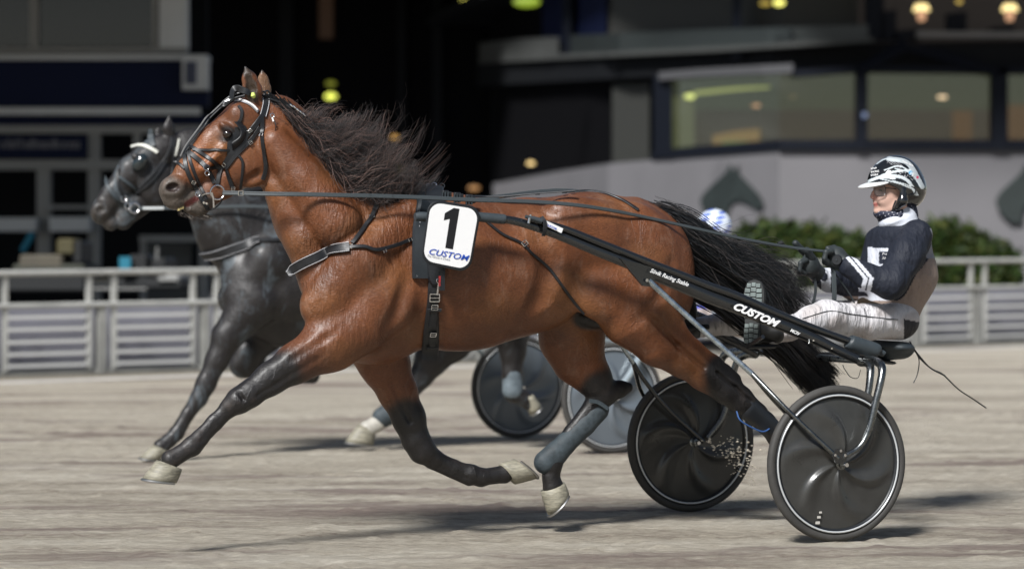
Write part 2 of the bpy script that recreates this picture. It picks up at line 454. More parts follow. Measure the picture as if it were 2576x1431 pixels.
def horse1_cols(P):
    x, y = fr_px(A1, P); l = P[:,1]; c = np.tile(BAY, (len(P),1))
    nz = np.sin(x*.021+y*.013)*np.sin(y*.027-x*.008)
    c = lerp(c, TAN*.9, .35*ss(-.2,1,nz))
    c = lerp(c, TAN, .55*ss(120, 10, np.hypot(x-1440, (y-790)*1.3)))         # pale flank
    c = lerp(c, np.array([.30,.10,.03]), .6*ss(90,20,np.hypot(x-525,y-390)))
    c = lerp(c, TAN, .5*ss(60,10,np.hypot(x-560,y-370)))
    # muzzle
    d, t = seg_d(x, y, (420,478), (455,505)); c = lerp(c, GREY, ss(52, 26, d))
    d, t = seg_d(x, y, (478,500), (515,522)); c = lerp(c, GREY*.85, ss(45, 22, d))
    c = lerp(c, np.array([.016,.006,.006]), ss(18, 12, np.hypot((x-436)*.8, (y-472)*1.3))*.85*(np.abs(l)>.03))
    d, t = seg_d(x, y, (470,514), (498,497)); c = lerp(c, np.array([.07,.014,.012]), ss(9,6,d)*(np.abs(l)<.05))
    c = lerp(c, BLK*3., ss(42, 18, np.hypot((x-572), (y-338)*1.35))*ss(.05,.07,np.abs(l)))
    # ears inside + rims
    ear = (y < 262) & (x > 600) & (x < 690)
    tip = ear & (y < 200); c[tip] = lerp(c, BLK*2, ss(196,176,y))[tip]
    d1, _ = seg_d(x, y, (636,245), (632,215)); d2, _ = seg_d(x, y, (632,215), (621,182))
    inner = ear & (l < .0) & (l > -.082); w = np.maximum(ss(19, 12, d1), ss(13, 7, d2)); c[inner] = lerp(c, np.array([.035,.022,.014]), w)[inner]
    far_ = ear & (l > .02) & (y < 245); c[far_] = lerp(c, np.array([.22,.13,.075]), np.full(len(P),.7)*ss(176,196,y))[far_]
    # black points
    for segs, up in (((((700,945),(605,1005)), ((605,1005),(500,1110)), ((500,1110),(425,1160))), 'n'),
                     ((((1030,1060),(1050,1120)), ((1050,1120),(1190,1195)), ((1190,1195),(1275,1195))), 'f'),
                     ((((1520,992),(1585,975)), ((1520,992),(1390,1160)), ((1390,1160),(1390,1225))), 'f'),
                     ((((1850,985),(1825,940)), ((1840,985),(1935,1075)), ((1935,1075),(2005,1150))), 'n')):
        near_ = l < 0 if up == 'n' else l > 0
        for a, b in segs:
            d, t = seg_d(x, y, a, b)
            w = ss(75, 40, d)*near_; c = lerp(c, BLK*1.1, w)
    w = ss(880, 690, x)*ss(860, 900, y)*(l < 0); c = lerp(c, BLK*1.6, np.clip(w,0,1)*.85)
    w = ss(985, 1060, y)*ss(940,990,x)*ss(1120,1080,x)*(l>0); c = lerp(c, BLK*1.6, w*.92)
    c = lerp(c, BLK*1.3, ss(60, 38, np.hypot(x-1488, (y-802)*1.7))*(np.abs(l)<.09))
    c = lerp(c, np.array([.30,.28,.22]), ss(9, 6, np.hypot(x-1053, (y-1038)*.9))*(l > .08)*(l < .16))
    d, t = seg_d(x, y, (870,520), (790,700)); wr = ss(120, 40, d)
    d, t = seg_d(x, y, (1040,540), (960,640)); wr = np.maximum(wr, .7*ss(80, 30, d))
    d, t = seg_d(x, y, (900,800), (760,870)); wr = np.maximum(wr, .45*ss(90, 30, d))
    return np.concatenate([c, wr[:,None]], 1)

def horse2_sdf():
    s = SDF(A2)
    s.E(960, 690, 0, 215, 170, .29, 2, k=.02)
    s.E(720, 695, 0, 165, 180, .24, -14, k=.08)
    s.E(1150, 680, 0, 180, 150, .27, 0, k=.08)
    s.E(1290, 690, 0, 120, 130, .24, 20, k=.06)
    for sg in (-1, 1):
        s.C((800,560,sg*.12,44),(680,660,sg*.19,62),(610,745,sg*.15,50), k=.03, s_=.75)
        s.E(735, 725, sg*.18, 88, 80, .11, -25, k=.03)
        s.E(620, 690, sg*.11, 66, 80, .11, 20, k=.035)
        s.E(1290, 720, sg*.13, 95, 130, .12, 20, k=.04)
    s.E(650, 775, 0, 110, 60, .16, 20, k=.06)
    s.C((478,400,0,68),(540,470,0,86),(600,560,0,112),(690,640,0,140), k=.05, s_=.62)
    s.C((480,370,0,45),(580,440,0,48),(700,520,0,44), k=.05, s_=.6)
    # head
    s.E(414, 380, 0, 50, 44, .09, 0, k=.03)
    s.C((392,392,0,46),(335,432,0,41),(285,490,0,31),(258,520,0,26), k=.02, s_=.72)
    for sg in (-1, 1):
        s.E(400, 462, sg*.055, 55, 55, .045, 0, k=.022)
        s.E(350, 402, sg*.095, 24, 12, .03, 38, k=.015)
        s.E(255, 527, sg*.04, 24, 22, .028, -30, k=.015)
    s.C((400,480,0,34),(340,520,0,27),(318,540,0,22),(300,560,0,16), k=.03, s_=.62)
    s.E(257, 535, 0, 30, 30, .052, -30, k=.02)
    s.E(278, 562, 0, 22, 18, .044, 25, k=.015)
    s.E(310, 560, 0, 20, 18, .038, 10, k=.015)
    for sg in (-1, 1): s.E(254, 529, sg*.072, 15, 9, .022, -10, k=.006, op='d')
    s.C((290,576,0,4),(318,555,0,4), k=.01, op='d')
    s.C((428,350,-.04,15),(424,322,-.05,15),(426,292,-.05,4), k=.012, s_=.55)
    s.C((402,350,.05,11),(398,334,.055,9),(400,318,.05,3), k=.012, s_=.55)
    l = -.16
    s.C((640,760,l,66),(572,845,l,38),(545,907,l,28),(518,965,l,24),(500,1002,l,23), k=.035, s_=.85)
    s.C((500,1002,l,22),(472,1042,l,17),(444,1090,l,19),(425,1108,l,18),(405,1124,l,21), k=.015, s_=.85)
    s = s
    l = .16
    s.C((720,760,l,70),(675,830,l,50),(625,890,l,38),(612,915,l,36), k=.035, s_=.8)
    s.C((612,915,l,34),(650,932,l,24),(720,938,l,18),(765,945,l,18),(785,945,l,20), k=.015, s_=.8)
    l = .13
    s.C((1200,760,l,95),(1130,850,l,62),(1085,905,l,42),(1060,945,l,30),(1010,1010,l,22),(975,1045,l,22), k=.03, s_=.8)
    s.C((975,1045,l,23),(945,1068,l,20),(925,1078,l,22), k=.015, s_=.85)
    l = -.14
    s.C((1290,760,l,95),(1285,830,l,50),(1290,880,l,34),(1288,940,l,24),(1290,990,l,23), k=.03, s_=.8)
    s.C((1290,985,l,23),(1315,1000,l,20),(1330,1012,l,20), k=.015, s_=.85)
    return s

def horse2_cols(P):
    c = np.tile(np.array([.012,.010,.010]), (len(P),1)); x, y = fr_px(A2, P)
    c = lerp(c, np.array([.04,.034,.030]), ss(60,30,np.hypot(x-265,y-545)))
    d, t = seg_d(x, y, (975,1040), (925,1080)); c = lerp(c, np.array([.45,.43,.38]), ss(48,40,d)*ss(1030,1046,y)*(P[:,1]>0))
    return c

def coat_mat(name, rough, coat, bump, veins=True, sheen_film=(.34,.28,.26,1), fmax=.34):
    m = bpy.data.materials.new(name); m.use_nodes = True; nt = m.node_tree; b = nt.nodes['Principled BSDF']; L = nt.links.new; N = nt.nodes.new
    a = N('ShaderNodeAttribute'); a.attribute_name = 'Col'
    tc = N('ShaderNodeTexCoord')
    n1 = N('ShaderNodeTexNoise'); n1.inputs['Scale'].default_value = 5; n1.inputs['Detail'].default_value = 9; n1.inputs['Roughness'].default_value = .62
    L(tc.outputs['Object'], n1.inputs['Vector'])
    r = N('ShaderNodeMapRange'); r.inputs['From Min'].default_value = .3; r.inputs['From Max'].default_value = .7; r.inputs['To Min'].default_value = .72; r.inputs['To Max'].default_value = 1.28
    L(n1.outputs['Fac'], r.inputs['Value'])
    # short hair grain, stretched along the body
    mp = N('ShaderNodeMapping'); mp.inputs['Scale'].default_value = (60, 180, 210); mp.inputs['Rotation'].default_value = (0, R(25), 0)
    L(tc.outputs['Object'], mp.inputs['Vector'])
    n2 = N('ShaderNodeTexNoise'); n2.inputs['Scale'].default_value = 1; n2.inputs['Detail'].default_value = 3; L(mp.outputs[0], n2.inputs['Vector'])
    r2 = N('ShaderNodeMapRange'); r2.inputs['From Min'].default_value = .3; r2.inputs['From Max'].default_value = .7; r2.inputs['To Min'].default_value = .78; r2.inputs['To Max'].default_value = 1.24
    L(n2.outputs['Fac'], r2.inputs['Value'])
    mm = N('ShaderNodeMath'); mm.operation = 'MULTIPLY'; L(r.outputs[0], mm.inputs[0]); L(r2.outputs[0], mm.inputs[1])
    sc = N('ShaderNodeVectorMath'); sc.operation = 'SCALE'; L(a.outputs['Color'], sc.inputs[0]); L(mm.outputs[0], sc.inputs['Scale'])
    # sheen painted into the coat colour: a pale film in streaks
    n3 = N('ShaderNodeTexNoise'); n3.inputs['Scale'].default_value = 9; n3.inputs['Detail'].default_value = 10; n3.inputs['Roughness'].default_value = .72; n3.inputs['Distortion'].default_value = .8
    mp3 = N('ShaderNodeMapping'); mp3.inputs['Scale'].default_value = (1.6,1,.8); mp3.inputs['Rotation'].default_value = (0, R(-35), 0)
    L(tc.outputs['Object'], mp3.inputs['Vector']); L(mp3.outputs[0], n3.inputs['Vector'])
    r3 = N('ShaderNodeMapRange'); r3.inputs['From Min'].default_value = .54; r3.inputs['From Max'].default_value = .78; r3.inputs['To Min'].default_value = 0; r3.inputs['To Max'].default_value = fmax
    L(n3.outputs['Fac'], r3.inputs['Value'])
    sx = N('ShaderNodeSeparateColor'); L(a.outputs['Color'], sx.inputs[0])
    bl = N('ShaderNodeMapRange'); bl.inputs['From Min'].default_value = .012; bl.inputs['From Max'].default_value = .08; bl.inputs['To Min'].default_value = .22 if veins else 1.; L(sx.outputs[0], bl.inputs['Value'])
    fm = N('ShaderNodeMath'); fm.operation = 'MULTIPLY'; L(r3.outputs[0], fm.inputs[0]); L(bl.outputs[0], fm.inputs[1])
    if not veins: r3.inputs['From Min'].default_value = .52; r3.inputs['From Max'].default_value = .70; n3.inputs['Scale'].default_value = 5
    mix = N('ShaderNodeMix'); mix.data_type = 'RGBA'; L(fm.outputs[0], mix.inputs['Factor']); L(sc.outputs[0], mix.inputs[6]); mix.inputs[7].default_value = sheen_film
    L(mix.outputs[2], b.inputs['Base Color'])
    rr = N('ShaderNodeMapRange'); rr.inputs['From Min'].default_value = .35; rr.inputs['From Max'].default_value = .65; rr.inputs['To Min'].default_value = rough-.12; rr.inputs['To Max'].default_value = rough+.14
    L(n3.outputs['Fac'], rr.inputs['Value']); L(rr.outputs[0], b.inputs['Roughness'])
    b.inputs['Coat Weight'].default_value = coat; b.inputs['Coat Roughness'].default_value = .28
    b.inputs['Sheen Weight'].default_value = 0.; b.inputs['Sheen Roughness'].default_value = .4
    b.inputs['Specular IOR Level'].default_value = .42
    # relief: wrinkles and veins (ridged noise) + grain
    mpv = N('ShaderNodeMapping'); mpv.inputs['Scale'].default_value = (17, 9, 6.5); mpv.inputs['Rotation'].default_value = (0, R(40), 0)
    L(tc.outputs['Object'], mpv.inputs['Vector'])
    n4 = N('ShaderNodeTexNoise'); n4.inputs['Scale'].default_value = 1; n4.inputs['Detail'].default_value = 4; n4.inputs['Distortion'].default_value = 1.2; L(mpv.outputs[0], n4.inputs['Vector'])
    ab = N('ShaderNodeMath'); ab.operation = 'SUBTRACT'; L(n4.outputs['Fac'], ab.inputs[0]); ab.inputs[1].default_value = .5
    ab2 = N('ShaderNodeMath'); ab2.operation = 'ABSOLUTE'; L(ab.outputs[0], ab2.inputs[0])
    rv = N('ShaderNodeMapRange'); rv.inputs['From Min'].default_value = 0; rv.inputs['From Max'].default_value = .028; rv.inputs['To Min'].default_value = 1; rv.inputs['To Max'].default_value = 0
    rv.interpolation_type = 'SMOOTHSTEP'
    L(ab2.outputs[0], rv.inputs['Value'])
    nm = N('ShaderNodeTexNoise'); nm.inputs['Scale'].default_value = 2.6; L(tc.outputs['Object'], nm.inputs['Vector'])
    rm = N('ShaderNodeMapRange'); rm.inputs['From Min'].default_value = .42; rm.inputs['From Max'].default_value = .6; L(nm.outputs['Fac'], rm.inputs['Value'])
    vm = N('ShaderNodeMath'); vm.operation = 'MULTIPLY'; L(rv.outputs[0], vm.inputs[0]); L(rm.outputs[0], vm.inputs[1])
    b1 = N('ShaderNodeBump'); b1.inputs['Strength'].default_value = .40*bump; b1.inputs['Distance'].default_value = .004; L(vm.outputs[0], b1.inputs['Height'])
    mw = N('ShaderNodeMapping'); mw.inputs['Scale'].default_value = (52, 30, 15); mw.inputs['Rotation'].default_value = (0, R(-32), 0); L(tc.outputs['Object'], mw.inputs['Vector'])
    nw = N('ShaderNodeTexNoise'); nw.inputs['Scale'].default_value = 1; nw.inputs['Detail'].default_value = 3; nw.inputs['Distortion'].default_value = .5; L(mw.outputs[0], nw.inputs['Vector'])
    hw = N('ShaderNodeMath'); hw.operation = 'MULTIPLY'; L(nw.outputs['Fac'], hw.inputs[0]); L(a.outputs['Alpha'], hw.inputs[1])
    bw = N('ShaderNodeBump'); bw.inputs['Strength'].default_value = .6 if veins else 0; bw.inputs['Distance'].default_value = .022; L(hw.outputs[0], bw.inputs['Height']); L(bw.outputs[0], b1.inputs['Normal'])
    b3 = N('ShaderNodeBump'); b3.inputs['Strength'].default_value = .6*bump; b3.inputs['Distance'].default_value = .02; L(n1.outputs['Fac'], b3.inputs['Height']); L(b1.outputs[0], b3.inputs['Normal'])
    b2 = N('ShaderNodeBump'); b2.inputs['Strength'].default_value = .5*bump; b2.inputs['Distance'].default_value = .003; L(n2.outputs['Fac'], b2.inputs['Height']); L(b3.outputs[0], b2.inputs['Normal'])
    L(b2.outputs[0], b.inputs['Normal'])
    return m

M_bay = coat_mat('bay_coat', .47, .10, 1.0, True, (.40,.27,.20,1), .30)
M_black_coat = coat_mat('black_coat', .54, .2, 1.2, False, (.13,.165,.19,1), .62)
M_hoof = mat('hoof_horn', (.23,.215,.165), .55, bump=.7, bscale=30, var=.5, vscale=22, stretch=(1,1,5))
M_shoe = mat('shoe_steel', (.45,.45,.45), .35, metal=1)
M_eye = mat('eye_gloss', (.012,.006,.004), .05, coat=1)

H1 = thing('racehorse', 'bay trotter with black legs stretched out in flight, number 1 plate on its side', 'horse', A1.base(1100))
P1, Q1 = horse1_sdf().mesh(.0068)
W1 = A1.w(P1); body1 = mesh_np('body', W1, Q1, M_bay, H1, cols=horse1_cols(P1)); B1 = bvh_of(W1, Q1)
H2 = thing('racehorse', 'black trotter with white browband and grey hind boots running behind the bay horse', 'horse', A2.base(800))
P2, Q2 = horse2_sdf().mesh(.011)
W2 = A2.w(P2); body2 = mesh_np('body', W2, Q2, M_black_coat, H2, cols=horse2_cols(P2)); B2 = bvh_of(W2, Q2)

def hoof(fr, root, cf, cb, toe, heel, l, w0=.047, w1=.06, shoe=True, label=None):
    """coronet front/back, toe and heel as picture points; lofted hoof with a steel shoe"""
    a, b, c, d = [fr.loc(p[0], p[1], l) for p in (cf, cb, toe, heel)]
    V = []; n = 20; rings = 5
    for i in range(rings):
        f = i/(rings-1); f0 = a*(1-f)+c*f; f1 = b*(1-f)+d*f; ctr = (f0+f1)/2; ax = (f0-f1)/2; w = w0*(1-f)+w1*f
        bul = 1+.03*math.sin(f*3.14)
        for j in range(n):
            q = 2*math.pi*j/n; ca = math.cos(q); sa = math.sin(q)
            V.append(ctr+ax*ca*bul+np.array([0,1,0])*w*sa*(1-.12*max(0,-ca))*bul)
    Fc = [(i*n+j, i*n+(j+1)%n, (i+1)*n+(j+1)%n, (i+1)*n+j) for i in range(rings-1) for j in range(n)]
    Fc += [tuple(range(n-1,-1,-1)), tuple((rings-1)*n+j for j in range(n))]
    o = mesh_np('hoof', fr.w(np.array(V)), Fc, M_hoof, root)
    if shoe:
        ctr = (c+d)/2; ax = (c-d)/2; up = ((a+b)/2-ctr); up /= np.linalg.norm(up); pts = []
        for j in range(19):
            q = R(-140+j*280/18); pts.append(ctr+ax*math.cos(q)*1.01+np.array([0,1,0])*w1*.96*math.sin(q)-up*.003)
        MB().tube(fr.w(np.array(pts)), .0055, 6).build('horseshoe', M_shoe, o)
    return o
hoof(A1, H1, (395,1156), (458,1180), (358,1204), (444,1214), -.155)
hoof(A1, H1, (1296,1218), (1256,1166), (1350,1203), (1294,1154), .13)
hoof(A1, H1, (1361,1237), (1419,1212), (1380,1296), (1429,1238), .12)
hoof(A1, H1, (1985,1160), (2030,1135), (2020,1195), (2062,1160), -.14)
hoof(A2, H2, (385,1118), (425,1136), (350,1152), (398,1158), -.16)
hoof(A2, H2, (776,936), (784,958), (820,936), (800,930), .16)
hoof(A2, H2, (902,1066), (945,1088), (868,1112), (938,1120), .13)
hoof(A2, H2, (1312,1000), (1340,992), (1335,1044), (1360,1020), -.14)
M_mane = mat('mane_hair', rough=.42, attr='Col', spec=.5)
M_black_hair = mat('black_hair', rough=.38, attr='Col', spec=.5)

def strands(fr, rows, n, spread, curl, ls, lspread, k=14, jit=10., seed=1, tipvar=.35, smin=0., smax=1.):
    """rows: guide curves in picture points (each same length) ordered along the root line; ls: l per row"""
    g = np.random.default_rng(seed)
    rows = [crom(r, 5) for r in rows]; m = len(rows[0]); rows = np.array(rows)            # (rows, m, 2)
    s = g.uniform(smin, smax, n)*(len(rows)-1); i = np.minimum(s.astype(int), len(rows)-2); f = (s-i)[:,None,None]
    G = rows[i]*(1-f)+rows[i+1]*f                                                          # (n,m,2)
    L0 = np.interp(s, np.arange(len(rows)), ls)
    q = np.linspace(0, 1, m)[None,:]
    ln = g.uniform(1-tipvar*.4, 1.12, n)[:,None]                                              # strand length
    tt = np.clip(np.linspace(0,1,k)[None,:]*ln, 0, 1)*(m-1)
    j = np.minimum(tt.astype(int), m-2); ff = (tt-j)[...,None]; idx = np.arange(n)[:,None]
    X = G[idx, j]*(1-ff)+G[idx, j+1]*ff
    u = np.linspace(0,1,k)[None,:]
    # locks: neighbours share a bend
    nl = max(4, n//34); lock = g.integers(0, nl, n); order = np.argsort(np.argsort(s)); lock = (order*nl//n + g.integers(-1,2,n)) % nl
    lb = g.normal(0, 1, (nl, 4)); ph = g.uniform(0, 6.28, (nl, 2))
    OFF = spread*(lb[lock][:,None,:2]*.8+g.normal(0,.12,(n,1,2)))*(u**1.3)[...,None]
    fr1 = g.uniform(.7,1.6,(nl,))[lock][:,None]
    tt = tt*(1-tipvar*.6*np.abs(lb[lock][:,3:4])/2.2); j = np.minimum(tt.astype(int), m-2); ff = (tt-j)[...,None]; X = G[idx, j]*(1-ff)+G[idx, j+1]*ff
    wav = curl*(u**1.2)*np.sin(6.28*fr1*u*1.6+ph[lock][:,:1])
    wav2 = curl*.7*(u**1.2)*np.cos(6.28*fr1*u*2.1+ph[lock][:,1:])
    X = X+OFF; X[...,0] += wav*.6; X[...,1] += wav2
    fly = (g.uniform(0, 1, (n,1,1)) < .22)*1.
    X += g.normal(0, 1, (n,1,2))*jit*(fly*(.25+.9*u[...,None])+(1-fly)*(1.15-.85*u[...,None]))
    fine = g.normal(0, 1.6, (n,k,2)); fine = np.cumsum(fine, axis=1)*(u[...,None]**.5)*.55; X += fine
    Lz = L0[:,None]+lspread*(g.normal(0,.5,(n,1))*(.4+u)+.5*lb[lock][:,2:3]*u)
    P = np.zeros((n,k,3))
    for a in range(n):
        for b in range(k):
            P[a,b] = fr.loc(X[a,b,0], X[a,b,1], Lz[a,b])
    return fr.w(P)

def haircols(n, base, tip, g):
    v = g.uniform(.5, 1.7, (n,1)); m = (g.uniform(0,1,(n,1)) < .22)*1.0
    return np.clip(np.array(base)[None,:]*v*(1-m)+np.array(tip)[None,:]*v*m, 0, 1)

MANE = [[(690,258),(730,285),(775,308),(815,316),(845,300)],
        [(712,270),(758,310),(808,342),(862,335),(912,305)],
        [(745,292),(788,355),(842,390),(905,370),(952,325)],
        [(795,345),(828,412),(878,445),(940,420),(990,375)],
        [(850,410),(870,462),(915,482),(968,455),(1010,410)],
        [(905,455),(926,490),(965,496),(1000,470),(1025,428)],
        [(970,482),(990,500),(1015,500),(1035,480),(1050,450)]]
S = strands(A1, MANE, 4600, 34, 24, [-.02,-.05,-.075,-.09,-.10,-.09,-.05], .07, k=20, jit=6, seed=3, tipvar=.6)
hair('mane', S, rng.uniform(.0006, .0015, len(S)), M_mane, H1, cols=haircols(len(S), (.012,.010,.010), (.13,.082,.068), rng))
S = strands(A1, [[tuple(p) for p in r[:-1]]+[(r[-1][0]+55, r[-1][1]-22)] for r in MANE], 700, 46, 34, [-.02,-.05,-.075,-.09,-.10,-.09,-.05], .09, k=22, jit=12, seed=31, tipvar=.5)
hair('mane', S, rng.uniform(.0005, .0010, len(S)), M_mane, H1, cols=haircols(len(S), (.035,.024,.022), (.16,.10,.08), rng))
# the smooth black underlayer that lies on the crest and the near side of the neck
MANE2 = [[(668,240),(690,256),(712,272),(735,292)],
         [(715,258),(740,290),(768,320),(800,345)],
         [(760,300),(785,345),(815,380),(850,398)],
         [(805,350),(826,405),(858,435),(900,445)],
         [(845,400),(858,458),(890,478),(935,478)],
         [(900,455),(915,488),(950,500),(990,498)],
         [(965,478),(985,498),(1010,506),(1045,505)]]
S = strands(A1, MANE2, 1900, 5, 2, [-.03,-.075,-.09,-.10,-.115,-.12,-.09], .022, k=12, jit=4, seed=5, tipvar=.3)
hair('mane', S, rng.uniform(.0016, .0032, len(S)), M_black_hair, H1, cols=haircols(len(S), (.008,.009,.010), (.02,.018,.018), rng))
TAILA = [[(1648,530),(1720,548),(1800,602),(1880,645),(1955,690),(2015,750)],
         [(1655,542),(1725,575),(1805,632),(1885,680),(1955,722),(2000,780)],
         [(1662,556),(1715,605),(1780,665),(1860,715),(1930,755),(1975,805)]]
S = strands(A1, TAILA, 3600, 32, 18, [-.03,0,.02], .07, k=22, jit=9, seed=8, tipvar=.45)
S2 = strands(A1, [[(1668,570),(1705,625),(1745,700),(1830,745),(1900,800),(1975,850),(2035,925),(2085,975)],
                  [(1672,580),(1700,655),(1735,725),(1810,770),(1890,830),(1960,885),(2015,940),(2060,985)],
                  [(1660,560),(1720,610),(1790,680),(1870,745),(1940,800),(2000,850),(2060,915),(2105,965)]], 3000, 16, 8, [0,.03,.0], .05, k=22, jit=10, seed=9, tipvar=.12)
ta = hair('tail', S, rng.uniform(.0009, .0024, len(S)), M_black_hair, H1, cols=haircols(len(S), (.010,.0115,.013), (.05,.045,.045), rng))
S = strands(A1, [TAILA[0][:-1]+[(2060,745)], TAILA[1][:-1]+[(2050,790)], TAILA[2][:-1]+[(2020,830)]], 500, 48, 26, [-.03,0,.02], .1, k=24, jit=16, seed=32, tipvar=.5)
hair('tail', S, rng.uniform(.0005, .0011, len(S)), M_black_hair, H1, cols=haircols(len(S), (.02,.02,.021), (.07,.06,.055), rng))
hair('tail', S2, rng.uniform(.0014, .0034, len(S2)), M_black_hair, H1, cols=haircols(len(S2), (.010,.010,.011), (.03,.025,.022), rng))
# chin whiskers
S = strands(A1, [[(448,527),(446,533),(452,540)],[(470,538),(474,548),(486,556)],[(500,543),(508,551),(525,556)],[(520,538),(528,545),(545,550)]], 130, 4, 2, [0,0,0,0], .03, k=6, jit=2, seed=12)
hair('whiskers', S, np.full(len(S), .0008), M_mane, H1, cols=haircols(len(S), (.05,.04,.035), (.3,.26,.22), rng))
# black horse: short mane and tail
S = strands(A2, [[(445,345),(470,372),(500,392)],[(520,395),(545,425),(575,440)],[(620,450),(640,480),(670,500)]], 500, 5, 2, [-.03,-.06,-.08], .02, k=8, jit=4, seed=14)
hair('mane', S, np.full(len(S), .0035), M_black_hair, H2, cols=haircols(len(S), (.010,.010,.012), (.02,.02,.02), rng))
S = strands(A2, [[(1395,640),(1440,660),(1480,720),(1500,800)],[(1400,655),(1430,690),(1450,760),(1470,830)]], 600, 12, 4, [0,0], .05, k=10, jit=6, seed=15)
hair('tail', S, np.full(len(S), .003), M_black_hair, H2, cols=haircols(len(S), (.010,.010,.012), (.02,.02,.02), rng))

# eyes
def eye(fr, root, px, py, l, r):
    bm = MB(); c = Vector(fr.wp(px, py, l)); V = []; Fc = []; n = 16; m = 10
    for i in range(m+1):
        a = math.pi*i/m
        for j in range(n): b = 2*math.pi*j/n; V.append(c+Vector((math.sin(a)*math.cos(b), math.sin(a)*math.sin(b), math.cos(a)*.85))*r)
    for i in range(m):
        for j in range(n): Fc.append((i*n+j, (i+1)*n+j, (i+1)*n+(j+1)%n, i*n+(j+1)%n))
    bm.add(V, Fc).build('eye', M_eye, root)
eye(A1, H1, 572, 337, -.083, .0225); eye(A1, H1, 572, 337, .083, .0225)
eye(A2, H2, 350, 408, -.09, .02)
# teeth
bm = MB()
for i, (px, py) in enumerate(((449,526),(454,523),(459,521))): 
    c = A1.wp(px, py+1, -.018+.0*i); bm.box(c, (.009,.02,.013), rz=.3)
bm.build('teeth', mat('teeth', (.55,.45,.2), .3), H1, bevel=.002)
M_leather = mat('black_leather', (.011,.012,.014), .45, var=.25, vscale=30, bump=.25, bscale=160, bd=.001)
M_rein = mat('rein_webbing', (.045,.055,.060), .5, bump=.4, bscale=220, bd=.001)
M_chrome = mat('chrome', (.75,.75,.76), .15, metal=1)
M_white = mat('white_print', (.80,.80,.80), .45)
M_silverline = mat('silver_stitch', (.5,.5,.52), .4)
M_blackp = mat('black_plastic', (.012,.014,.017), .42, bump=.2, bscale=90, bd=.001)
M_pad = mat('pad_neoprene', (.014,.018,.022), .6, var=.2, vscale=14, bump=.3, bscale=80, bd=.001, spec=.3)
M_greyrub = mat('grey_rubber', (.035,.045,.052), .55, var=.2, vscale=14, bump=.3, bscale=80, bd=.001)

def strap(fr, bvh, root, name, pts, w, th=.005, m=6, off=.005, mt=None, edge=False, l=0):
    P, Nn = surf_path(bvh, pts, off + th*.3, m, l, fr)
    o = ribbon(MB(), P, Nn, w, th).build(name, mt or M_leather, root)
    if edge:
        T = np.gradient(P, axis=0); T /= np.linalg.norm(T, axis=1)[:,None]+1e-9; Sd = np.cross(T, Nn)
        ww = w if not hasattr(w, '__len__') else w[0]
        for sg in (-1, 1): MB().tube(P+Sd*sg*ww*.46+Nn*(th/2+.0005), .0014, 5).build('edge_piping', M_silverline, o)
    return o
def ring(fr, root, name, c, r, rad, mt=None, squash=1., nrm=None):
    c = Vector(c); nrm = Vector(nrm).normalized() if nrm is not None else Vector((0.37,-.93,0)).normalized()
    a = nrm.cross(Vector((0,0,1))).normalized(); b = a.cross(nrm)
    P = [c+a*r*math.cos(q)+b*r*squash*math.sin(q) for q in np.linspace(0, 2*math.pi, 25)]
    return MB().tube(P, rad, 7, cap=False).build(name, mt or M_chrome, root)
def buckle(bvh, root, px, py, s=.012, ang=0, off=.012):
    p, n = hit(bvh, px, py)
    if p is None: return
    n = n.normalized(); a = n.cross(Vector((0,0,1))).normalized(); b = n.cross(a)
    ca, sa = math.cos(R(ang)), math.sin(R(ang)); a, b = a*ca+b*sa, b*ca-a*sa
    c = p+n*off; Q = [(-1,-.8),(1,-.8),(1,.8),(-1,.8),(-1,-.8)]
    mb = MB()
    for i in range(4): mb.tube([c+a*Q[i][0]*s+b*Q[i][1]*s, c+a*Q[i+1][0]*s+b*Q[i+1][1]*s], s*.16, 6)
    mb.tube([c-a*s, c+a*s*.9], s*.13, 5)
    return mb.build('buckle', M_chrome, root)

BR = thing('bridle', 'black leather bridle with a beaded white browband and open blinkers on the bay horse', 'bridle', A1.base(560))
def b1(name, pts, wpx, **k): return strap(A1, B1, BR, name, pts, [w_*.0021 for w_ in wpx] if hasattr(wpx, '__len__') else wpx*.0024, **k)
bb = b1('browband', [(563,266),(568,258),(590,254),(615,259),(633,268),(648,282)], 7, mt=mat('silver_band', (.35,.35,.37), .3, metal=.6))
P, Nn = surf_path(B1, [(568,258),(590,254),(615,259),(633,268),(646,280)], .011, 7)
for q in range(1, len(P)-1):
    c = Vector(P[q]); MB().tube([c+Vector(Nn[q])*d for d in (-.003,0,.003)], [.003,.0052,.003], 8).build('bead', M_white, bb)
b1('crown_strap', [(668,238),(668,262),(660,292)], 12, edge=True)
b1('cheek_strap', [(660,290),(645,310),(629,330),(606,359),(584,383),(567,412)], 10)
b1('cheek_strap', [(652,320),(636,345),(623,361),(600,384),(586,400),(570,424)], 8)
b1('noseband', [(478,370),(467,385),(466,405),(470,428),(482,455),(497,482),(508,504),(522,526)], 8)
b1('noseband', [(473,380),(478,405),(488,435),(500,462),(510,482),(519,502)], 6)
b1('cross_strap', [(472,372),(485,372),(503,384),(522,396),(545,413),(560,425)], 7)
b1('cross_strap', [(486,378),(520,378),(550,378),(575,379)], 5)
b1('cross_strap', [(474,382),(490,395),(508,410),(522,424)], 9)
b1('cross_strap', [(522,424),(540,420),(556,424),(568,420)], 7)
b1('bit_strap', [(556,424),(550,445),(546,468)], 8)
b1('bit_strap', [(525,432),(534,448),(540,462)], 8)
b1('throat_latch', [(658,296),(659,320),(662,358),(667,395),(667,430),(660,452)], 8)
b1('jaw_strap', [(572,428),(578,450),(584,472)], 8)
b1('jaw_strap', [(600,392),(609,405),(610,425),(605,472)], 5)
b1('blinker_stay', [(600,268),(608,280),(606,300),(600,308)], 6)
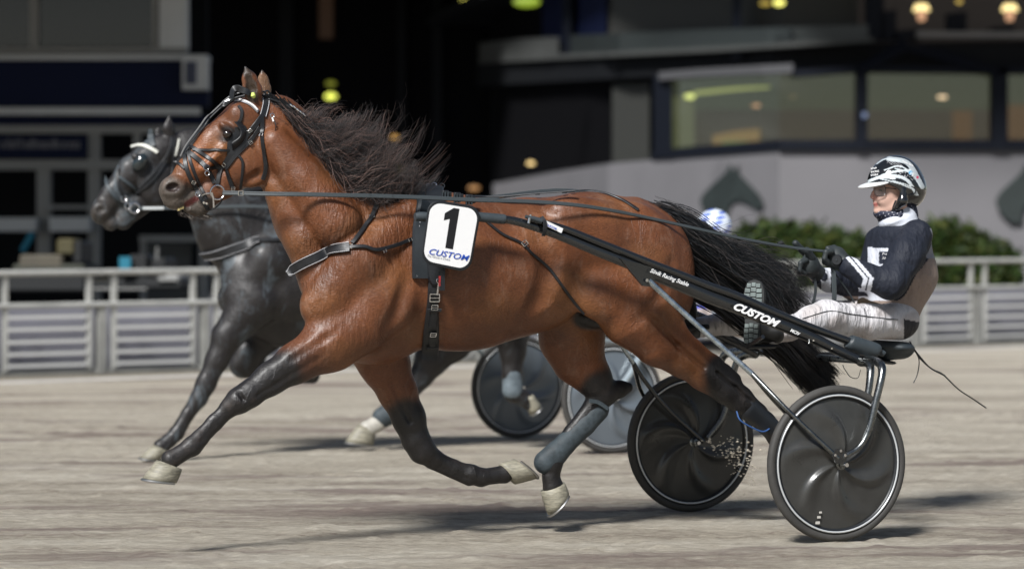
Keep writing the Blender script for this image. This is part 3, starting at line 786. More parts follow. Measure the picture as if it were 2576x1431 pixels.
b1('overcheck', [(463,388),(478,366),(511,328),(530,302),(558,275),(585,250),(618,240)], 5, off=.008)
b1('overcheck', [(458,398),(472,370),(506,324),(526,296),(553,270),(582,243),(610,232)], 3, off=.010, mt=mat('leather_highlight', (.16,.16,.16), .45))  # pale line beside the strap, painting in the leather's highlight
b1('cheek_leather', [(604,318),(606,338),(598,356),(588,372),(578,392)], [22,32,36,32,14])
b1('nose_loop', [(440,408),(452,413),(464,424)], 5)
b1('ear_pad', [(585,250),(590,225),(606,224),(625,236)], 12, off=.006)
# blinker cup: a leather shell standing off behind the eye
P, Nn = surf_path(B1, [(592,304),(600,318),(600,336),(592,352),(578,366)], .0, 6)
Pb, Nb = surf_path(B1, [(606,306),(622,326),(618,346),(604,368),(584,382)], .0, 6)
k = len(P); V = []; Fc = []
for i in range(k):
    for f in np.linspace(0, 1, 6):
        b = math.sin(f*math.pi/2)
        V.append(Pb[i]*(1-f)+P[i]*f+Nn[i]*(.006+.026*b))
    for f in np.linspace(1, 0, 6):
        b = math.sin(f*math.pi/2)
        V.append(Pb[i]*(1-f)+P[i]*f+Nn[i]*(.002+.026*b))
for i in range(k-1):
    for j in range(12): Fc.append((i*12+j, i*12+(j+1)%12, (i+1)*12+(j+1)%12, (i+1)*12+j))
mesh_np('blinker', V, Fc, M_leather, BR)
for px, py, an in ((567,413,40),(628,360,40),(627,328,40),(661,342,0),(485,457,-20),(584,473,5),(610,484,0)): buckle(B1, BR, px, py, .0085, an)
ring(A1, BR, 'bit_ring', A1.wp(547,484,-.072), .031, .0034)
ring(A1, BR, 'ring', A1.wp(519,421,-.072), .012, .0022); ring(A1, BR, 'ring', A1.wp(521,436,-.072), .010, .0022)
ring(A1, BR, 'ring', A1.wp(497,489,-.055), .010, .0022); ring(A1, BR, 'ring', A1.wp(685,291,-.11), .009, .0022)
bm = MB(); bm.tube([A1.wp(*q) for q in ((532,484,-.075),(537,500,-.075),(538,522,-.07))], [.006,.005,.005], 8); bm.tube([A1.wp(*q) for q in ((532,486,-.07),(515,488,-.045),(500,497,-.02))], .005, 8); bm.build('bit_cheek', M_chrome, BR)
for px, py in ((513,510),(520,512)): 
    c = A1.wp(px, py, -.06); MB().tube([c+np.array([0,-.004,0]), c, c+np.array([0,.006,0])], [.004,.007,.007], 10).build('stud', M_chrome, BR)
MB().tube(crom([A1.wp(*q) for q in ((560,492,-.07),(556,508,-.06),(540,524,-.05),(524,529,-.03))], 6), .0035, 6).build('curb_strap', M_leather, BR)
MB().tube(crom([A1.wp(*q) for q in ((686,294,-.12),(694,318,-.13),(688,336,-.12),(672,341,-.12))], 6), .0022, 6).build('cord', M_leather, BR)
MB().tube([A1.wp(685,296,-.12), A1.wp(688,306,-.125)], .004, 7).build('clip', M_white, BR)
MB().tube([A1.wp(640,246,-.085), A1.wp(637,241,-.088), A1.wp(636,234,-.085)], [.006,.011,.007], 10).build('ear_plug', mat('earplug', (.55,.65,.15), .6), BR)
for px, py in ((663,236),(672,234)):
    c = A1.wp(px, py, -.03); ring(A1, BR, 'ring', c, .009, .004, M_blackp)

HN = thing('harness', 'black harness with saddle pad, girth, breast collar and back straps on the bay horse', 'harness', A1.base(1085))
def h1(name, pts, w, **k): return strap(A1, B1, HN, name, pts, w, **k)
o = h1('saddle_pad', [(1072,482),(1066,510),(1062,560),(1060,620),(1058,700)], [.085,.095,.09,.085,.08], th=.022, off=.012, mt=M_pad)
o = h1('saddle_pad', [(1092,484),(1090,520),(1092,600),(1095,690),(1096,712)], [.08,.09,.09,.08,.05], th=.018, off=.022, mt=M_blackp)
P, Nn = surf_path(B1, [(1052,512),(1047,600),(1044,698)], .026, 8); MB().tube(P, .0016, 5).build('edge_piping', M_silverline, o)
h1('girth', [(1090,700),(1088,760),(1084,830),(1080,896)], [.045,.05,.07,.082], th=.012, off=.008, edge=False, m=8)
h1('girth_strap', [(1092,722),(1090,770),(1086,815)], .034, th=.008, off=.020)
h1('girth_strap', [(1088,828),(1085,862)], .03, th=.006, off=.020)
buckle(B1, HN, 1091, 745, .021, 0, .030); buckle(B1, HN, 1091, 768, .014, 0, .030); buckle(B1, HN, 1087, 832, .013, 0, .028)
h1('keeper', [(1072,774),(1108,774)], .014, th=.006, off=.027); h1('keeper', [(1070,864),(1100,862)], .012, th=.006, off=.024)
bc = h1('breast_collar', [(733,684),(760,664),(800,645),(845,630),(880,624)], .044, th=.014, off=.009, edge=True, m=8)
h1('breast_collar_tail', [(876,624),(915,622),(945,630),(990,618),(1030,604),(1062,598)], .017, th=.007, off=.010, m=8)
h1('yoke_strap', [(952,486),(944,520),(934,550),(918,572),(898,600),(886,614)], .020, th=.006, off=.009, m=8)
buckle(B1, HN, 935, 547, .010, 20); buckle(B1, HN, 880, 622, .012, 0); buckle(B1, HN, 962, 633, .008, 20, .018); buckle(B1, HN, 1028, 605, .008, 20, .018)
# lettering at the front end of the breast collar
p, n = hit(B1, 740, 682)
if p is not None:
    e, _ = hit(B1, 752, 672); text_obj('letters', 'GBN', M_white, bc, p+n*.019+Vector((-.008,0,-.006)), (Vector(e)-Vector(p)), Vector((.05,0,1)), .022)
# overcheck along the crest, back strap and crupper
P = A1.w(np.array([A1.loc(*q) for q in ((679,249,-.06),(705,258,-.07),(730,268,-.085),(769,292,-.09),(805,328,-.09))]))
MB().tube(crom(P, 6), .0045, 6, flat=.5).build('overcheck_strap', M_leather, HN)
mb = MB()
for px, py in ((733,266),(741,270),(749,277),(757,283),(765,289)): 
    c = A1.wp(px, py, -.10); mb.tube([c+np.array([-.006,0,.006]), c, c+np.array([.006,0,-.006])], [.003,.005,.003], 6)
mb.build('chain', M_chrome, HN)
P = A1.w(np.array([A1.loc(*q) for q in ((985,462,-.05),(1015,458,-.04),(1045,462,-.04),(1075,470,-.03),(1105,476,-.03))]))
MB().tube(crom(P, 6), .0075, 8).build('overcheck_strap', M_leather, HN)
for px, py in ((1078,469),(1092,466),(1112,468)): ring(A1, HN, 'terret', A1.wp(px, py, -.03), .011, .003, M_chrome if px != 1112 else M_blackp, nrm=(0.2,-1,.3))
MB().tube([A1.wp(983,452,-.06), A1.wp(981,463,-.06)], .0035, 6).build('snap', M_chrome, HN)
for i in range(3):
    c0 = 1120+i*30
    m_ = MB(); 
    for dx, h_, w_ in ((0, 20, .030), (9, 15, .022)):
        c = Vector(A1.wp(c0+dx, 492+i*5, -.20)); m_.box(c, (w_, .02, .045*h_/20), rz=R(22))
    m_.build('number_clip', M_blackp, HN, bevel=.003)
    m_ = MB()
    for dx in (-7, 0, 7): 
        c = Vector(A1.wp(c0+dx, 494+i*5, -.215)); m_.box(c, (.004,.006,.04), rz=R(22))
    m_.build('clip_rib', M_greyrub, HN)
bk = h1('back_strap', [(1190,499),(1260,499),(1330,493),(1400,488),(1446,484)], .018, th=.006, off=.008, m=6)
h1('back_strap', [(1446,484),(1500,483),(1560,503),(1605,530)], .016, th=.005, off=.006)
mb = MB()
for px, py in ((1272,496),(1290,495),(1352,490),(1420,486),(1440,484)): 
    c = A1.wp(px, py-2, -.05); mb.box(c, (.02,.012,.009), rz=R(20))
mb.build('back_strap_buckle', M_blackp, HN)
MB().tube([A1.wp(1256,496,-.05), A1.wp(1272,494,-.05)], .005, 6).build('snap', M_chrome, HN)
MB().tube(crom([A1.wp(*q) for q in ((1572,508,-.03),(1600,512,-.03),(1622,525,-.03),(1646,540,-.02))], 6), .006, 7).build('crupper', M_leather, HN)
MB().tube(crom([A1.wp(*q) for q in ((1590,515,-.05),(1612,534,-.05),(1640,545,-.04),(1655,560,-.03))], 6), .005, 7).build('crupper', M_leather, HN)
# long thin strap from the pad, over the flank, down between the hind legs
h1('flank_strap', [(1215,552),(1262,590),(1312,613),(1338,640),(1385,680),(1428,740),(1470,787)], .013, th=.006, off=.006, m=8)
buckle(B1, HN, 1318, 614, .013, 35); 
# logo strap hanging below the number plate
t_ = MB(); t_.box(A1.wp(1112,706,-.37), (.024,.006,.085), rz=R(22)); t_ = t_.build('logo_tag', M_blackp, HN)
text_obj('letters', 'onsuit', mat('red_print', (.55,.02,.02), .5), t_, A1.wp(1108,720,-.375)+np.array([0,-.004,0]), (0.03,0,1), (-1,0,0), .018)
ring(A1, HN, 'ring', A1.wp(1103,706,-.36), .009, .002); MB().tube([A1.wp(1104,712,-.36), A1.wp(1100,742,-.35)], .004, 7).build('snap', M_chrome, HN)

RN = thing('reins', 'long flat driving reins running from the bay horse\'s bit to the driver\'s gloves', 'reins', A1.base(1640))
for l0, pts in ((-1, ((560,485,-.085),(606,486,-.13),(690,488,-.20),(760,489,-.235),(850,491,-.25),(940,493,-.25),(1060,497,-.25),(1190,503,-.26),(1330,507,-.27),(1440,515,-.28),(1530,528,-.26),(1640,550,-.22),(1850,597,-.18),(1990,622,-.13),(2090,634,-.13))),
                 (1, ((560,487,.085),(760,480,.12),(1000,486,.14),(1190,500,.14),(1440,480,.15),(1640,540,.12),(1860,600,.10),(1990,622,.04),(2010,628,.0)))):
    P = crom([A1.wp(*q) for q in pts], 6)
    Nn = np.tile(np.array([.37,-.9,.12]), (len(P),1))
    o = ribbon(MB(), P, Nn, [.019,.019,.019,.019,.017,.014,.013], .006).build('rein', M_rein, RN)
    if l0 < 0:
        for a, b in ((0,4),(4,14)): MB().tube(P[a:b+1]+Nn[a:b+1]*.004+np.array([0,0,.004]), .0012, 4).build('stitching', mat('grey_thread', (.12,.13,.14), .6), o)
        buckle_p = Vector(A1.wp(606,486,-.138)); mb = MB(); s_ = .010
        for a, b in (((-1,-1),(1,-1)),((1,-1),(1,1)),((1,1),(-1,1)),((-1,1),(-1,-1))): mb.tube([buckle_p+Vector((a[0]*s_,0,a[1]*s_)), buckle_p+Vector((b[0]*s_,0,b[1]*s_))], .0018, 5)
        mb.build('buckle', M_chrome, RN)
for px, py, l in ((1850,600,-.14),(1965,617,-.12)):
    MB().tube([A1.wp(px-9,py-5,l), A1.wp(px,py-6,l), A1.wp(px+12,py+4,l)], [.006,.011,.004], 8).build('rein_stop', M_leather, RN)
# rein loops hanging below the hands
for pts in (((2095,660,-.14),(2098,700,-.16),(2099,740,-.16),(2098,762,-.15)),((2030,640,.02),(2048,690,.02),(2052,730,.02),(2045,765,.02),(2040,780,.02)),((2075,650,-.1),(2110,700,-.12),(2135,735,-.14),(2150,762,-.14))):
    P = crom([A1.wp(*q) for q in pts], 6); w = .024 if pts[0][0] == 2095 else (.014 if pts[0][0] == 2030 else .007)
    ribbon(MB(), P, np.tile(np.array([.3,-.95,0]), (len(P),1)), w, .005).build('rein_end', M_rein, RN)

# number plate
NP = thing('number_plate', 'white rounded plate with a black number 1 on the bay horse\'s side', 'number plate', A1.base(1136, -.4))
LP = -.405
def pq(u, v, l=LP):       # u,v in 0..1 over the plate, v downwards
    TL, TR, BR_, BL = (1079,500),(1212,521),(1182,687),(1057,661)
    a = np.array(TL)*(1-u)+np.array(TR)*u; b = np.array(BL)*(1-u)+np.array(BR_)*u; p = a*(1-v)+b*v
    return A1.wp(p[0], p[1], l)
def rrect(m, inset):
    out = []; r = .24-inset*.6
    for cx, cy, a0 in ((1-inset-r,inset+r*.8,-90),(1-inset-r,1-inset-r*.8,0),(inset+r,1-inset-r*.8,90),(inset+r,inset+r*.8,180)):
        for i in range(m): q = R(a0+90*i/(m-1)); out.append((cx+r*math.cos(q), cy+r*.8*math.sin(q)))
    return out
def slab(name, inset, l0, l1, m_, root):
    q = rrect(8, inset); n = len(q); V = [pq(a, b, l0) for a, b in q]+[pq(a, b, l1) for a, b in q]
    Fc = [tuple(range(n)), tuple(range(2*n-1, n-1, -1))]+[(i, n+i, n+(i+1)%n, (i+1)%n) for i in range(n)]
    return mesh_np(name, V, Fc, m_, root, smooth=False)
fr_ = slab('frame', 0., LP, LP+.016, M_blackp, NP); fr_.modifiers.new('b', 'BEVEL').width = .004
slab('face', .045, LP-.0035, LP+.002, mat('plate_white', (.80,.80,.80), .35), NP)
xd = pq(1,.5)-pq(0,.5); yd = pq(.5,0)-pq(.5,1)
dig = [(0,.84),(.42,1),(.72,1),(.72,0),(.30,0),(.30,.72),(0,.66)]
V = []; 
for a, b in dig: V.append(pq(.335+.36*a-.0*b, .70-.62*b, LP-.0045))
n = len(V); V += [v+np.array([.0008,.002,0]) for v in V]
mesh_np('numeral', V, [tuple(range(n))[::-1], tuple(range(n, 2*n))]+[(i, (i+1)%n, n+(i+1)%n, n+i) for i in range(n)], mat('print_black', (.008,.008,.01), .4), NP, smooth=False)
text_obj('logo_lettering', 'CUSTOM', mat('print_blue', (.015,.07,.42), .4), NP, pq(.12,.84,LP-.0055), xd, yd, .036, shear=.3, bold=.0003, sx=1.28, skew=True)
text_obj('slogan', "The Winner's Choice", mat('print_grey', (.12,.14,.16), .5), NP, pq(.11,.885,LP-.0055), xd, yd, .013, shear=.4, sx=.95, skew=True)

# leg boots
M_boot = mat('boot_neoprene', (.045,.058,.066), .62, var=.4, vscale=26, bump=.6, bscale=50, bd=.003, spec=.35)
def leg_boot(fr, label, group, base, chain, mt=None, s_=.85, h=.006, extra=None):
    t = thing('leg_boot', label, 'leg boot', fr.base(base), group)
    s = SDF(fr); 
    for c in chain: s.C(*c, k=.012, s_=s_)
    P, Q = s.mesh(h); mesh_np('shell', fr.w(P), Q, mt or M_boot, t)
    return t
t = leg_boot(A1, 'long grey boot on the bay horse\'s hind leg that swings forward', 'leg boots of the horses', 1430,
    [((1503,1030,.12,30),(1470,1068,.12,28),(1420,1118,.12,27),(1396,1145,.12,29)), ((1400,1138,.12,30),(1372,1162,.12,30))])
for pts in (((1482,1008),(1505,1012),(1530,1028)),):
    P = crom([A1.wp(a, b, .062) for a, b in pts], 6); ribbon(MB(), P, np.tile([.3,-.95,.1], (len(P),1)), .02, .005).build('fastener', M_boot, t)
M_blue_trim = mat('blue_trim', (.03,.09,.26), .6)
t = leg_boot(A1, 'black open boot with a blue rim on the bay horse\'s trailing hind leg', 'leg boots of the horses', 1900,
    [((1885,1028,-.14,31),(1925,1062,-.14,27),(1938,1076,-.14,27))], mt=M_blackp)
MB().tube(crom([A1.wp(*q) for q in ((1853,1034,-.17),(1862,1056,-.19),(1890,1074,-.195),(1921,1085,-.19),(1942,1070,-.17),(1948,1050,-.15))], 6), .004, 6).build('rim', M_blue_trim, t)
leg_boot(A2, 'grey boot low on the black horse\'s forward hind leg above a white pastern', 'leg boots of the horses', 960,
    [((1012,1008,.13,24),(975,1042,.13,27),(962,1050,.13,27))], h=.01)
leg_boot(A2, 'pale grey hind boot of the black horse seen against its sulky wheel', 'leg boots of the horses', 1288,
    [((1287,872,-.14,24),(1288,940,-.14,25),(1290,982,-.14,27))], mt=mat('boot_pale', (.12,.15,.17), .6, var=.3, vscale=20), h=.01)

# black horse tack
B2R = thing('bridle', 'black bridle with a white browband and closed blinkers on the black horse', 'bridle', A2.base(360))
def b2(name, pts, wpx, **k): return strap(A2, B2, B2R, name, pts, wpx*.0026, th=.008, off=.008, **k)
M_wband = mat('white_band', (.62,.62,.56), .5)
b2('browband', [(332,372),(345,368),(362,368),(382,376),(396,384)], 9, mt=M_wband)
b2('ear_hood', [(380,330),(380,348),(384,370)], 16, mt=M_greyrub)
b2('cheek_strap', [(432,345),(430,370),(415,400),(395,425),(372,450),(352,470)], 9)
b2('cheek_strap', [(420,400),(400,435),(375,462),(340,490)], 7)
b2('noseband', [(268,445),(272,470),(290,495),(312,512)], 10, mt=M_greyrub)
b2('noseband', [(300,425),(296,450),(302,480),(315,505),(322,520)], 8)
b2('cross_strap', [(300,445),(320,460),(345,478)], 8, mt=M_greyrub)
b2('throat_latch', [(438,352),(436,400),(432,440),(425,480)], 7)
b2('hood_edge', [(450,352),(445,375),(440,392)], 5, mt=M_wband)
c = Vector(A2.wp(352,408,-.10)); V = []; Fc = []; n = 14; m_ = 8
for i in range(m_+1):
    a = math.pi/2*i/m_
    for j in range(n): b = 2*math.pi*j/n; V.append(c+Vector((math.sin(a)*math.cos(b)*.048+.02*math.sin(a)*math.sin(b), -math.cos(a)*.04, math.sin(a)*math.sin(b)*.058)))
for i in range(m_):
    for j in range(n): Fc.append((i*n+j, (i+1)*n+j, (i+1)*n+(j+1)%n, i*n+(j+1)%n))
mesh_np('blinker', V, Fc, mat('blinker_gloss', (.012,.02,.024), .12, coat=1), B2R)
ring(A2, B2R, 'bit_ring', A2.wp(338,523,-.07), .032, .0065); ring(A2, B2R, 'ring', A2.wp(322,518,-.065), .02, .005)
ring(A2, B2R, 'ring', A2.wp(312,500,-.06), .018, .005)
H2N = thing('harness', 'black breast collar with white edging on the black horse\'s chest', 'harness', A2.base(600))
strap(A2, B2, H2N, 'breast_collar', [(516,640),(560,634),(610,620),(655,608)], .058, th=.02, off=.012, edge=True)
strap(A2, B2, H2N, 'breast_collar_tail', [(655,608),(700,605),(740,604)], .03, th=.01, off=.010)
for a, b in ((520,646),(530,645)): pass
RN2 = thing('reins', 'pale rein running back from the black horse\'s bit', 'reins', A2.base(500))
P = crom([A2.wp(*q) for q in ((350,524,-.08),(400,524,-.11),(470,522,-.14),(560,520,-.2),(660,520,-.25),(760,530,-.28),(1000,560,-.30),(1400,590,-.25),(1700,640,-.1))], 5)
ribbon(MB(), P, np.tile([.3,-.95,.1], (len(P),1)), .022, .007).build('rein', M_rein, RN2)
ribbon(MB(), P[1:7]+np.array([0,-.006,0]), np.tile([.3,-.95,.1], (6,1)), .02, .006).build('rein_coupling', mat('rein_pale', (.45,.47,.47), .4), RN2)
M_gloss = mat('black_gloss', (.009,.010,.011), .22, coat=1., bump=.04, bscale=60, bd=.0005)
M_tube = mat('dark_metal', (.20,.21,.21), .28, metal=1., var=.2, vscale=30)
M_strut = mat('strut_metal', (.42,.47,.50), .28, metal=1., var=.2, vscale=30)
M_tyre = mat('tyre_rubber', (.045,.043,.040), .7, var=.3, vscale=9, bump=.3, bscale=120, bd=.001)
M_rimline = mat('rim_line', (.62,.64,.65), .3, metal=.3)
M_disc = mat('wheel_disc', (.036,.036,.034), .34, coat=.3, var=.22, vscale=7, bump=.15, bscale=120, bd=.0008)
M_discb = mat('wheel_disc_blue', (.11,.13,.15), .3, coat=.3)

def wheel(fr, root, ctr, r, disc_m, seg=72, twist=1.):
    """spun disc wheel in the t-z plane of the frame: tyre, rim line, vaned disc, hub"""
    def lathe(name, prof, m, par, n=seg):
        V = []; k = len(prof)
        for j in range(n):
            q = 2*math.pi*j/n
            for (rad, off) in prof: V.append(ctr+np.array([rad*math.cos(q), off, rad*math.sin(q)]))
        Fc = [(j*k+i, j*k+(i+1)%k, ((j+1)%n)*k+(i+1)%k, ((j+1)%n)*k+i) for j in range(n) for i in range(k)]
        return mesh_np(name, fr.w(np.array(V)), Fc, m, par)
    w = thing  # noqa
    W_ = bpy.data.objects.new('wheel', None); COL.objects.link(W_); W_.parent = root
    W_.location = Vector(fr.w(ctr))-Vector(root.location)
    lathe('tyre', [(r-.036+.020*math.cos(a)+.016, .020*math.sin(a)) for a in np.linspace(0, 2*math.pi, 13)[:-1]], M_tyre, W_)
    lathe('rim', [(r-.058,-.013),(r-.036,-.017),(r-.034,0),(r-.036,.017),(r-.058,.013)], M_blackp, W_)
    lathe('rim_stripe', [(r-.0485,-.0185),(r-.0405,-.0185),(r-.0405,-.014),(r-.0485,-.014)], M_rimline, W_)
    nr, na = 22, 240; V = []
    for side in (-1, 1):
        for i in range(nr):
            f = i/(nr-1); rad = .022+(r-.056-.022)*f
            for j in range(na):
                q = 2*math.pi*j/na; ph = (6*q/(2*math.pi)+side*twist*(.55*f+.25*f*f)+.15) % 1.
                if side > 0: ph = 1-ph
                ridge = math.exp(-((ph-.30)/.10)**2) if ph < .30 else math.exp(-((ph-.30)/(.24))**2)
                win = (math.sin(math.pi*min(1, max(0,(f-.03))/.97)**.8))**.8
                d = .028*(1-f)**1.1+.006+.021*ridge*win
                V.append(ctr+np.array([rad*math.cos(q), side*d, rad*math.sin(q)]))
    Fc = []
    for s_ in range(2):
        b = s_*nr*na
        for i in range(nr-1):
            for j in range(na):
                a = [b+i*na+j, b+i*na+(j+1)%na, b+(i+1)*na+(j+1)%na, b+(i+1)*na+j]; Fc.append(a if s_ else a[::-1])
    mesh_np('disc', fr.w(np.array(V)), np.array(Fc), disc_m, W_)
    hub = MB().tube([fr.w(ctr+np.array([0,o_,0])) for o_ in (-.062,-.060,-.045,-.040,.040,.045,.06)], [.008,.017,.017,.026,.026,.017,.010], 16).build('hub', M_tube, W_)
    MB().tube([fr.w(ctr+np.array([0,o_,0])) for o_ in (-.092,-.062)], .010, 6).build('axle_nut', M_chrome, W_)
    return W_

SK = thing('sulky', 'black two-wheeled racing sulky with disc wheels behind the bay horse', 'sulky', A1.base(1920))
L1 = -.74
cN = A1.loc(2105, 1167, L1); cN[2] = .351; cF = A1.loc(1738, 1112, .74); cF[2] = .351
wheel(A1, SK, cN, .351, M_disc); wheel(A1, SK, cF, .351, M_disc)
# valve sticker on the near wheel
mb = MB(); 
for px, py, w_, h_ in ((2057,1314,.020,.012),(2060,1300,.016,.010),(2064,1288,.012,.008)):
    mb.box(A1.wp(px, py, L1-.022), (w_,.004,h_), rz=R(22))
mb.build('sticker', mat('sticker', (.5,.48,.44), .4), SK)

main = [(1200,546,-.365,9),(1278,553,-.37,10),(1334,567,-.375,11),(1408,592,-.38,12.5),(1500,630,-.40,13.5),(1577,660,-.41,15),(1640,686,-.42,17.5),(1700,710,-.43,18.5),(1773,741,-.44,18),(1858,774,-.455,17),(1956,813,-.475,16.5),(2040,848,-.49,14.5),(2100,877,-.50,13),(2167,908,-.52,12.5)]
uppr = [(1330,551,-.385,6),(1408,571,-.39,8),(1500,607,-.41,9),(1577,638,-.42,9.5),(1640,663,-.43,9.5),(1700,686,-.44,9.5),(1773,715,-.45,10),(1858,746,-.46,10.5),(1956,789,-.475,10.5),(2040,823,-.485,10),(2135,858,-.495,10)]
def rail_tube(nodes, name, m_, mirror=False, n=14, flat=1., par=None):
    C_ = np.array([list(A1.loc(*q[:3]))+[q[3]*A1.sc(q[0], q[2])] for q in nodes])
    if mirror: C_[:,1] *= -1
    C_ = crom(C_, 5); return MB().tube(A1.w(C_[:,:3]), C_[:,3], n, flat=flat).build(name, m_, par or SK)
for mi in (False, True):
    sh = rail_tube(main, 'shaft', M_gloss, mi, flat=.62); rail_tube(uppr, 'upper_shaft', M_gloss, mi)
    rail_tube([(1044,546,-.36,10),(1060,545,-.36,12),(1092,548,-.365,12)], 'shaft_tip', M_greyrub, mi)
    rail_tube([(1195,545,-.365,12),(1262,551,-.37,12.5),(1268,552,-.37,10)], 'shaft_sleeve', M_greyrub, mi)
    rail_tube([(1090,547,-.365,9),(1200,546,-.365,9)], 'shaft_front', M_gloss, mi)
    # stay from the bracket to both sides of the wheel
    rail_tube([(1632,706,-.43,8),(1700,768,-.47,7.5),(1800,858,-.55,7),(1893,941,-.63,7)], 'stay', M_strut, mi, n=10, flat=.6)
    rail_tube([(1893,941,-.63,7),(1981,1031,-.76,6),(2060,1107,-.80,6.5),(2108,1152,-.81,7.5)], 'stay', M_tube if not mi else M_gloss, mi, n=10)
    rail_tube([(1893,941,-.63,6.5),(1945,1003,-.655,6.5),(2010,1070,-.675,6),(2108,1160,-.68,7)], 'stay', M_gloss, mi, n=10)
    # fork over the wheel
    rail_tube([(2165,907,-.52,12),(2195,906,-.62,11),(2216,918,-.76,11),(2218,945,-.80,10),(2203,1010,-.81,9.5),(2184,1085,-.81,9),(2160,1125,-.81,7.5),(2118,1150,-.81,7)], 'fork', M_tube, mi)
    rail_tube([(2165,910,-.52,12),(2185,915,-.60,11),(2190,935,-.66,10),(2182,1000,-.68,9),(2160,1090,-.68,8),(2118,1150,-.68,7)], 'fork', M_tube, mi)
    a = A1.loc(2112, 1150, -.815); 
    if mi: a[1] *= -1
    V = []; hx = .035
    Q = [(-.055,.012),(-.02,.05),(.02,.045),(.05,.015),(.03,-.035),(-.02,-.035)]
    y0, y1 = (a[1]-.006, a[1]+.006)
    V = [A1.w(np.array([a[0]+p[0]*.8, y0, a[2]+p[1]*.8])) for p in Q]+[A1.w(np.array([a[0]+p[0]*.8, y1, a[2]+p[1]*.8])) for p in Q]; n = 6
    pl = mesh_np('axle_plate', V, [tuple(range(n)), tuple(range(2*n-1,n-1,-1))]+[(i, n+i, n+(i+1)%n, (i+1)%n) for i in range(n)], M_gloss, SK, smooth=False)
    for dx, dz in ((-.028,.012),(.0,.030),(.022,.01)):
        c = np.array([a[0]+dx, 0, a[2]+dz]); MB().tube([A1.w(c+np.array([0,y0-.006,0])), A1.w(c+np.array([0,y0,0]))], .0065, 8).build('bolt', M_chrome, pl)
    # bracket plate
    PQ = [(1560,650),(1588,686),(1616,719),(1636,721),(1646,705),(1656,686),(1640,672)]
    sgn = 1 if mi else -1
    loc = [A1.loc(p[0], p[1], -.435) for p in PQ]; V = []
    for dl in (0, .012):
        for p in loc: q = p.copy(); q[1] = sgn*(.437-dl); V.append(A1.w(q))
    n = len(PQ); o = mesh_np('bracket', V, [tuple(range(n)), tuple(range(2*n-1,n-1,-1))]+[(i, n+i, n+(i+1)%n, (i+1)%n) for i in range(n)], M_gloss, SK, smooth=False)
    if not mi:
        p = A1.wp(1626,705,-.445); MB().tube([p+np.array([.003,-.006,0]), p], .0075, 10).build('bolt', M_chrome, o)
# crossbar and seat support
n0 = A1.loc(2185, 908, -.53); f0 = n0.copy(); f0[1] *= -1
MB().tube([A1.w(n0), A1.w(f0)], .0165, 12).build('crossbar', M_strut, SK)
for sg in (-1, 1):
    MB().tube([A1.w(np.array([n0[0], sg*.12, n0[2]])), A1.wp(2225,884,sg*.08)], .013, 10).build('seat_bracket', M_gloss, SK)
s = SDF(A1); s.E(2236, 872, 0, 52, 20, .17, 4, k=.02); s.C((2200,868,0,12),(2262,882,0,17),(2225,893,0,15), k=.03, s_=2.5); s.E(2236,846,0,70,10,.12,3,k=.02,op='d')
P, Q = s.mesh(.006); mesh_np('seat', A1.w(P), Q, M_greyrub, SK)
s = SDF(A1); s.C((2190,905,0,6),(2240,912,0,5), k=.0, s_=6); P, Q = s.mesh(.006); mesh_np('seat_base', A1.w(P), Q, M_blackp, SK)
for mi in (False, True):
    rail_tube([(2133,858,-.495,14),(2140,862,-.495,20),(2172,872,-.495,20),(2204,882,-.495,19),(2208,884,-.495,10),(2222,889,-.495,8),(2224,890,-.495,6)], 'pad', M_greyrub, mi)
    # foot rest below the boot
    a = A1.loc(1880, 872, -.34); a = a if not mi else A1.loc(1700, 868, .34)
    b = a.copy(); b[0] += .14; MB().tube([A1.w(a), A1.w(b)], .010, 8, flat=2.2).build('foot_rest', M_blackp, SK)
    c = a.copy(); c[1] *= 1.45; c[2] += .05; MB().tube([A1.w(a), A1.w(c)], .010, 8).build('foot_rest_arm', M_gloss, SK)
# strap round the two tubes, clamp and screws
for px, py in ((1365,567),):
    P = [A1.wp(px-3,py-22,-.40), A1.wp(px+6,py-8,-.415), A1.wp(px+6,py+12,-.415), A1.wp(px+2,py+27,-.40)]
    ribbon(MB(), crom(P, 5), np.tile([.37,-.92,.1], (16,1)), .018, .005).build('clamp_strap', M_leather, SK)
MB().tube([A1.wp(1322,545,-.40), A1.wp(1345,551,-.40), A1.wp(1362,556,-.40)], [.008,.011,.013], 10).build('clamp', M_greyrub, SK)
MB().tube([A1.wp(1332,548,-.405), A1.wp(1330,562,-.405)], .0065, 8).build('screw', M_chrome, SK)
MB().tube([A1.wp(1335,540,-.40), A1.wp(1334,550,-.40)], .0055, 8).build('screw', M_chrome, SK)
for px, py in ((2045,857),(2091,877)):
    p = A1.wp(px, py-1, -.505); MB().tube([p+np.array([.001,-.014,0]), p], .0045, 8).build('screw', M_chrome, SK)
MB().tube([A1.wp(2034,838,-.495), A1.wp(2036,860,-.505), A1.wp(2034,864,-.505)], .002, 5).build('joint_line', M_tube, SK)
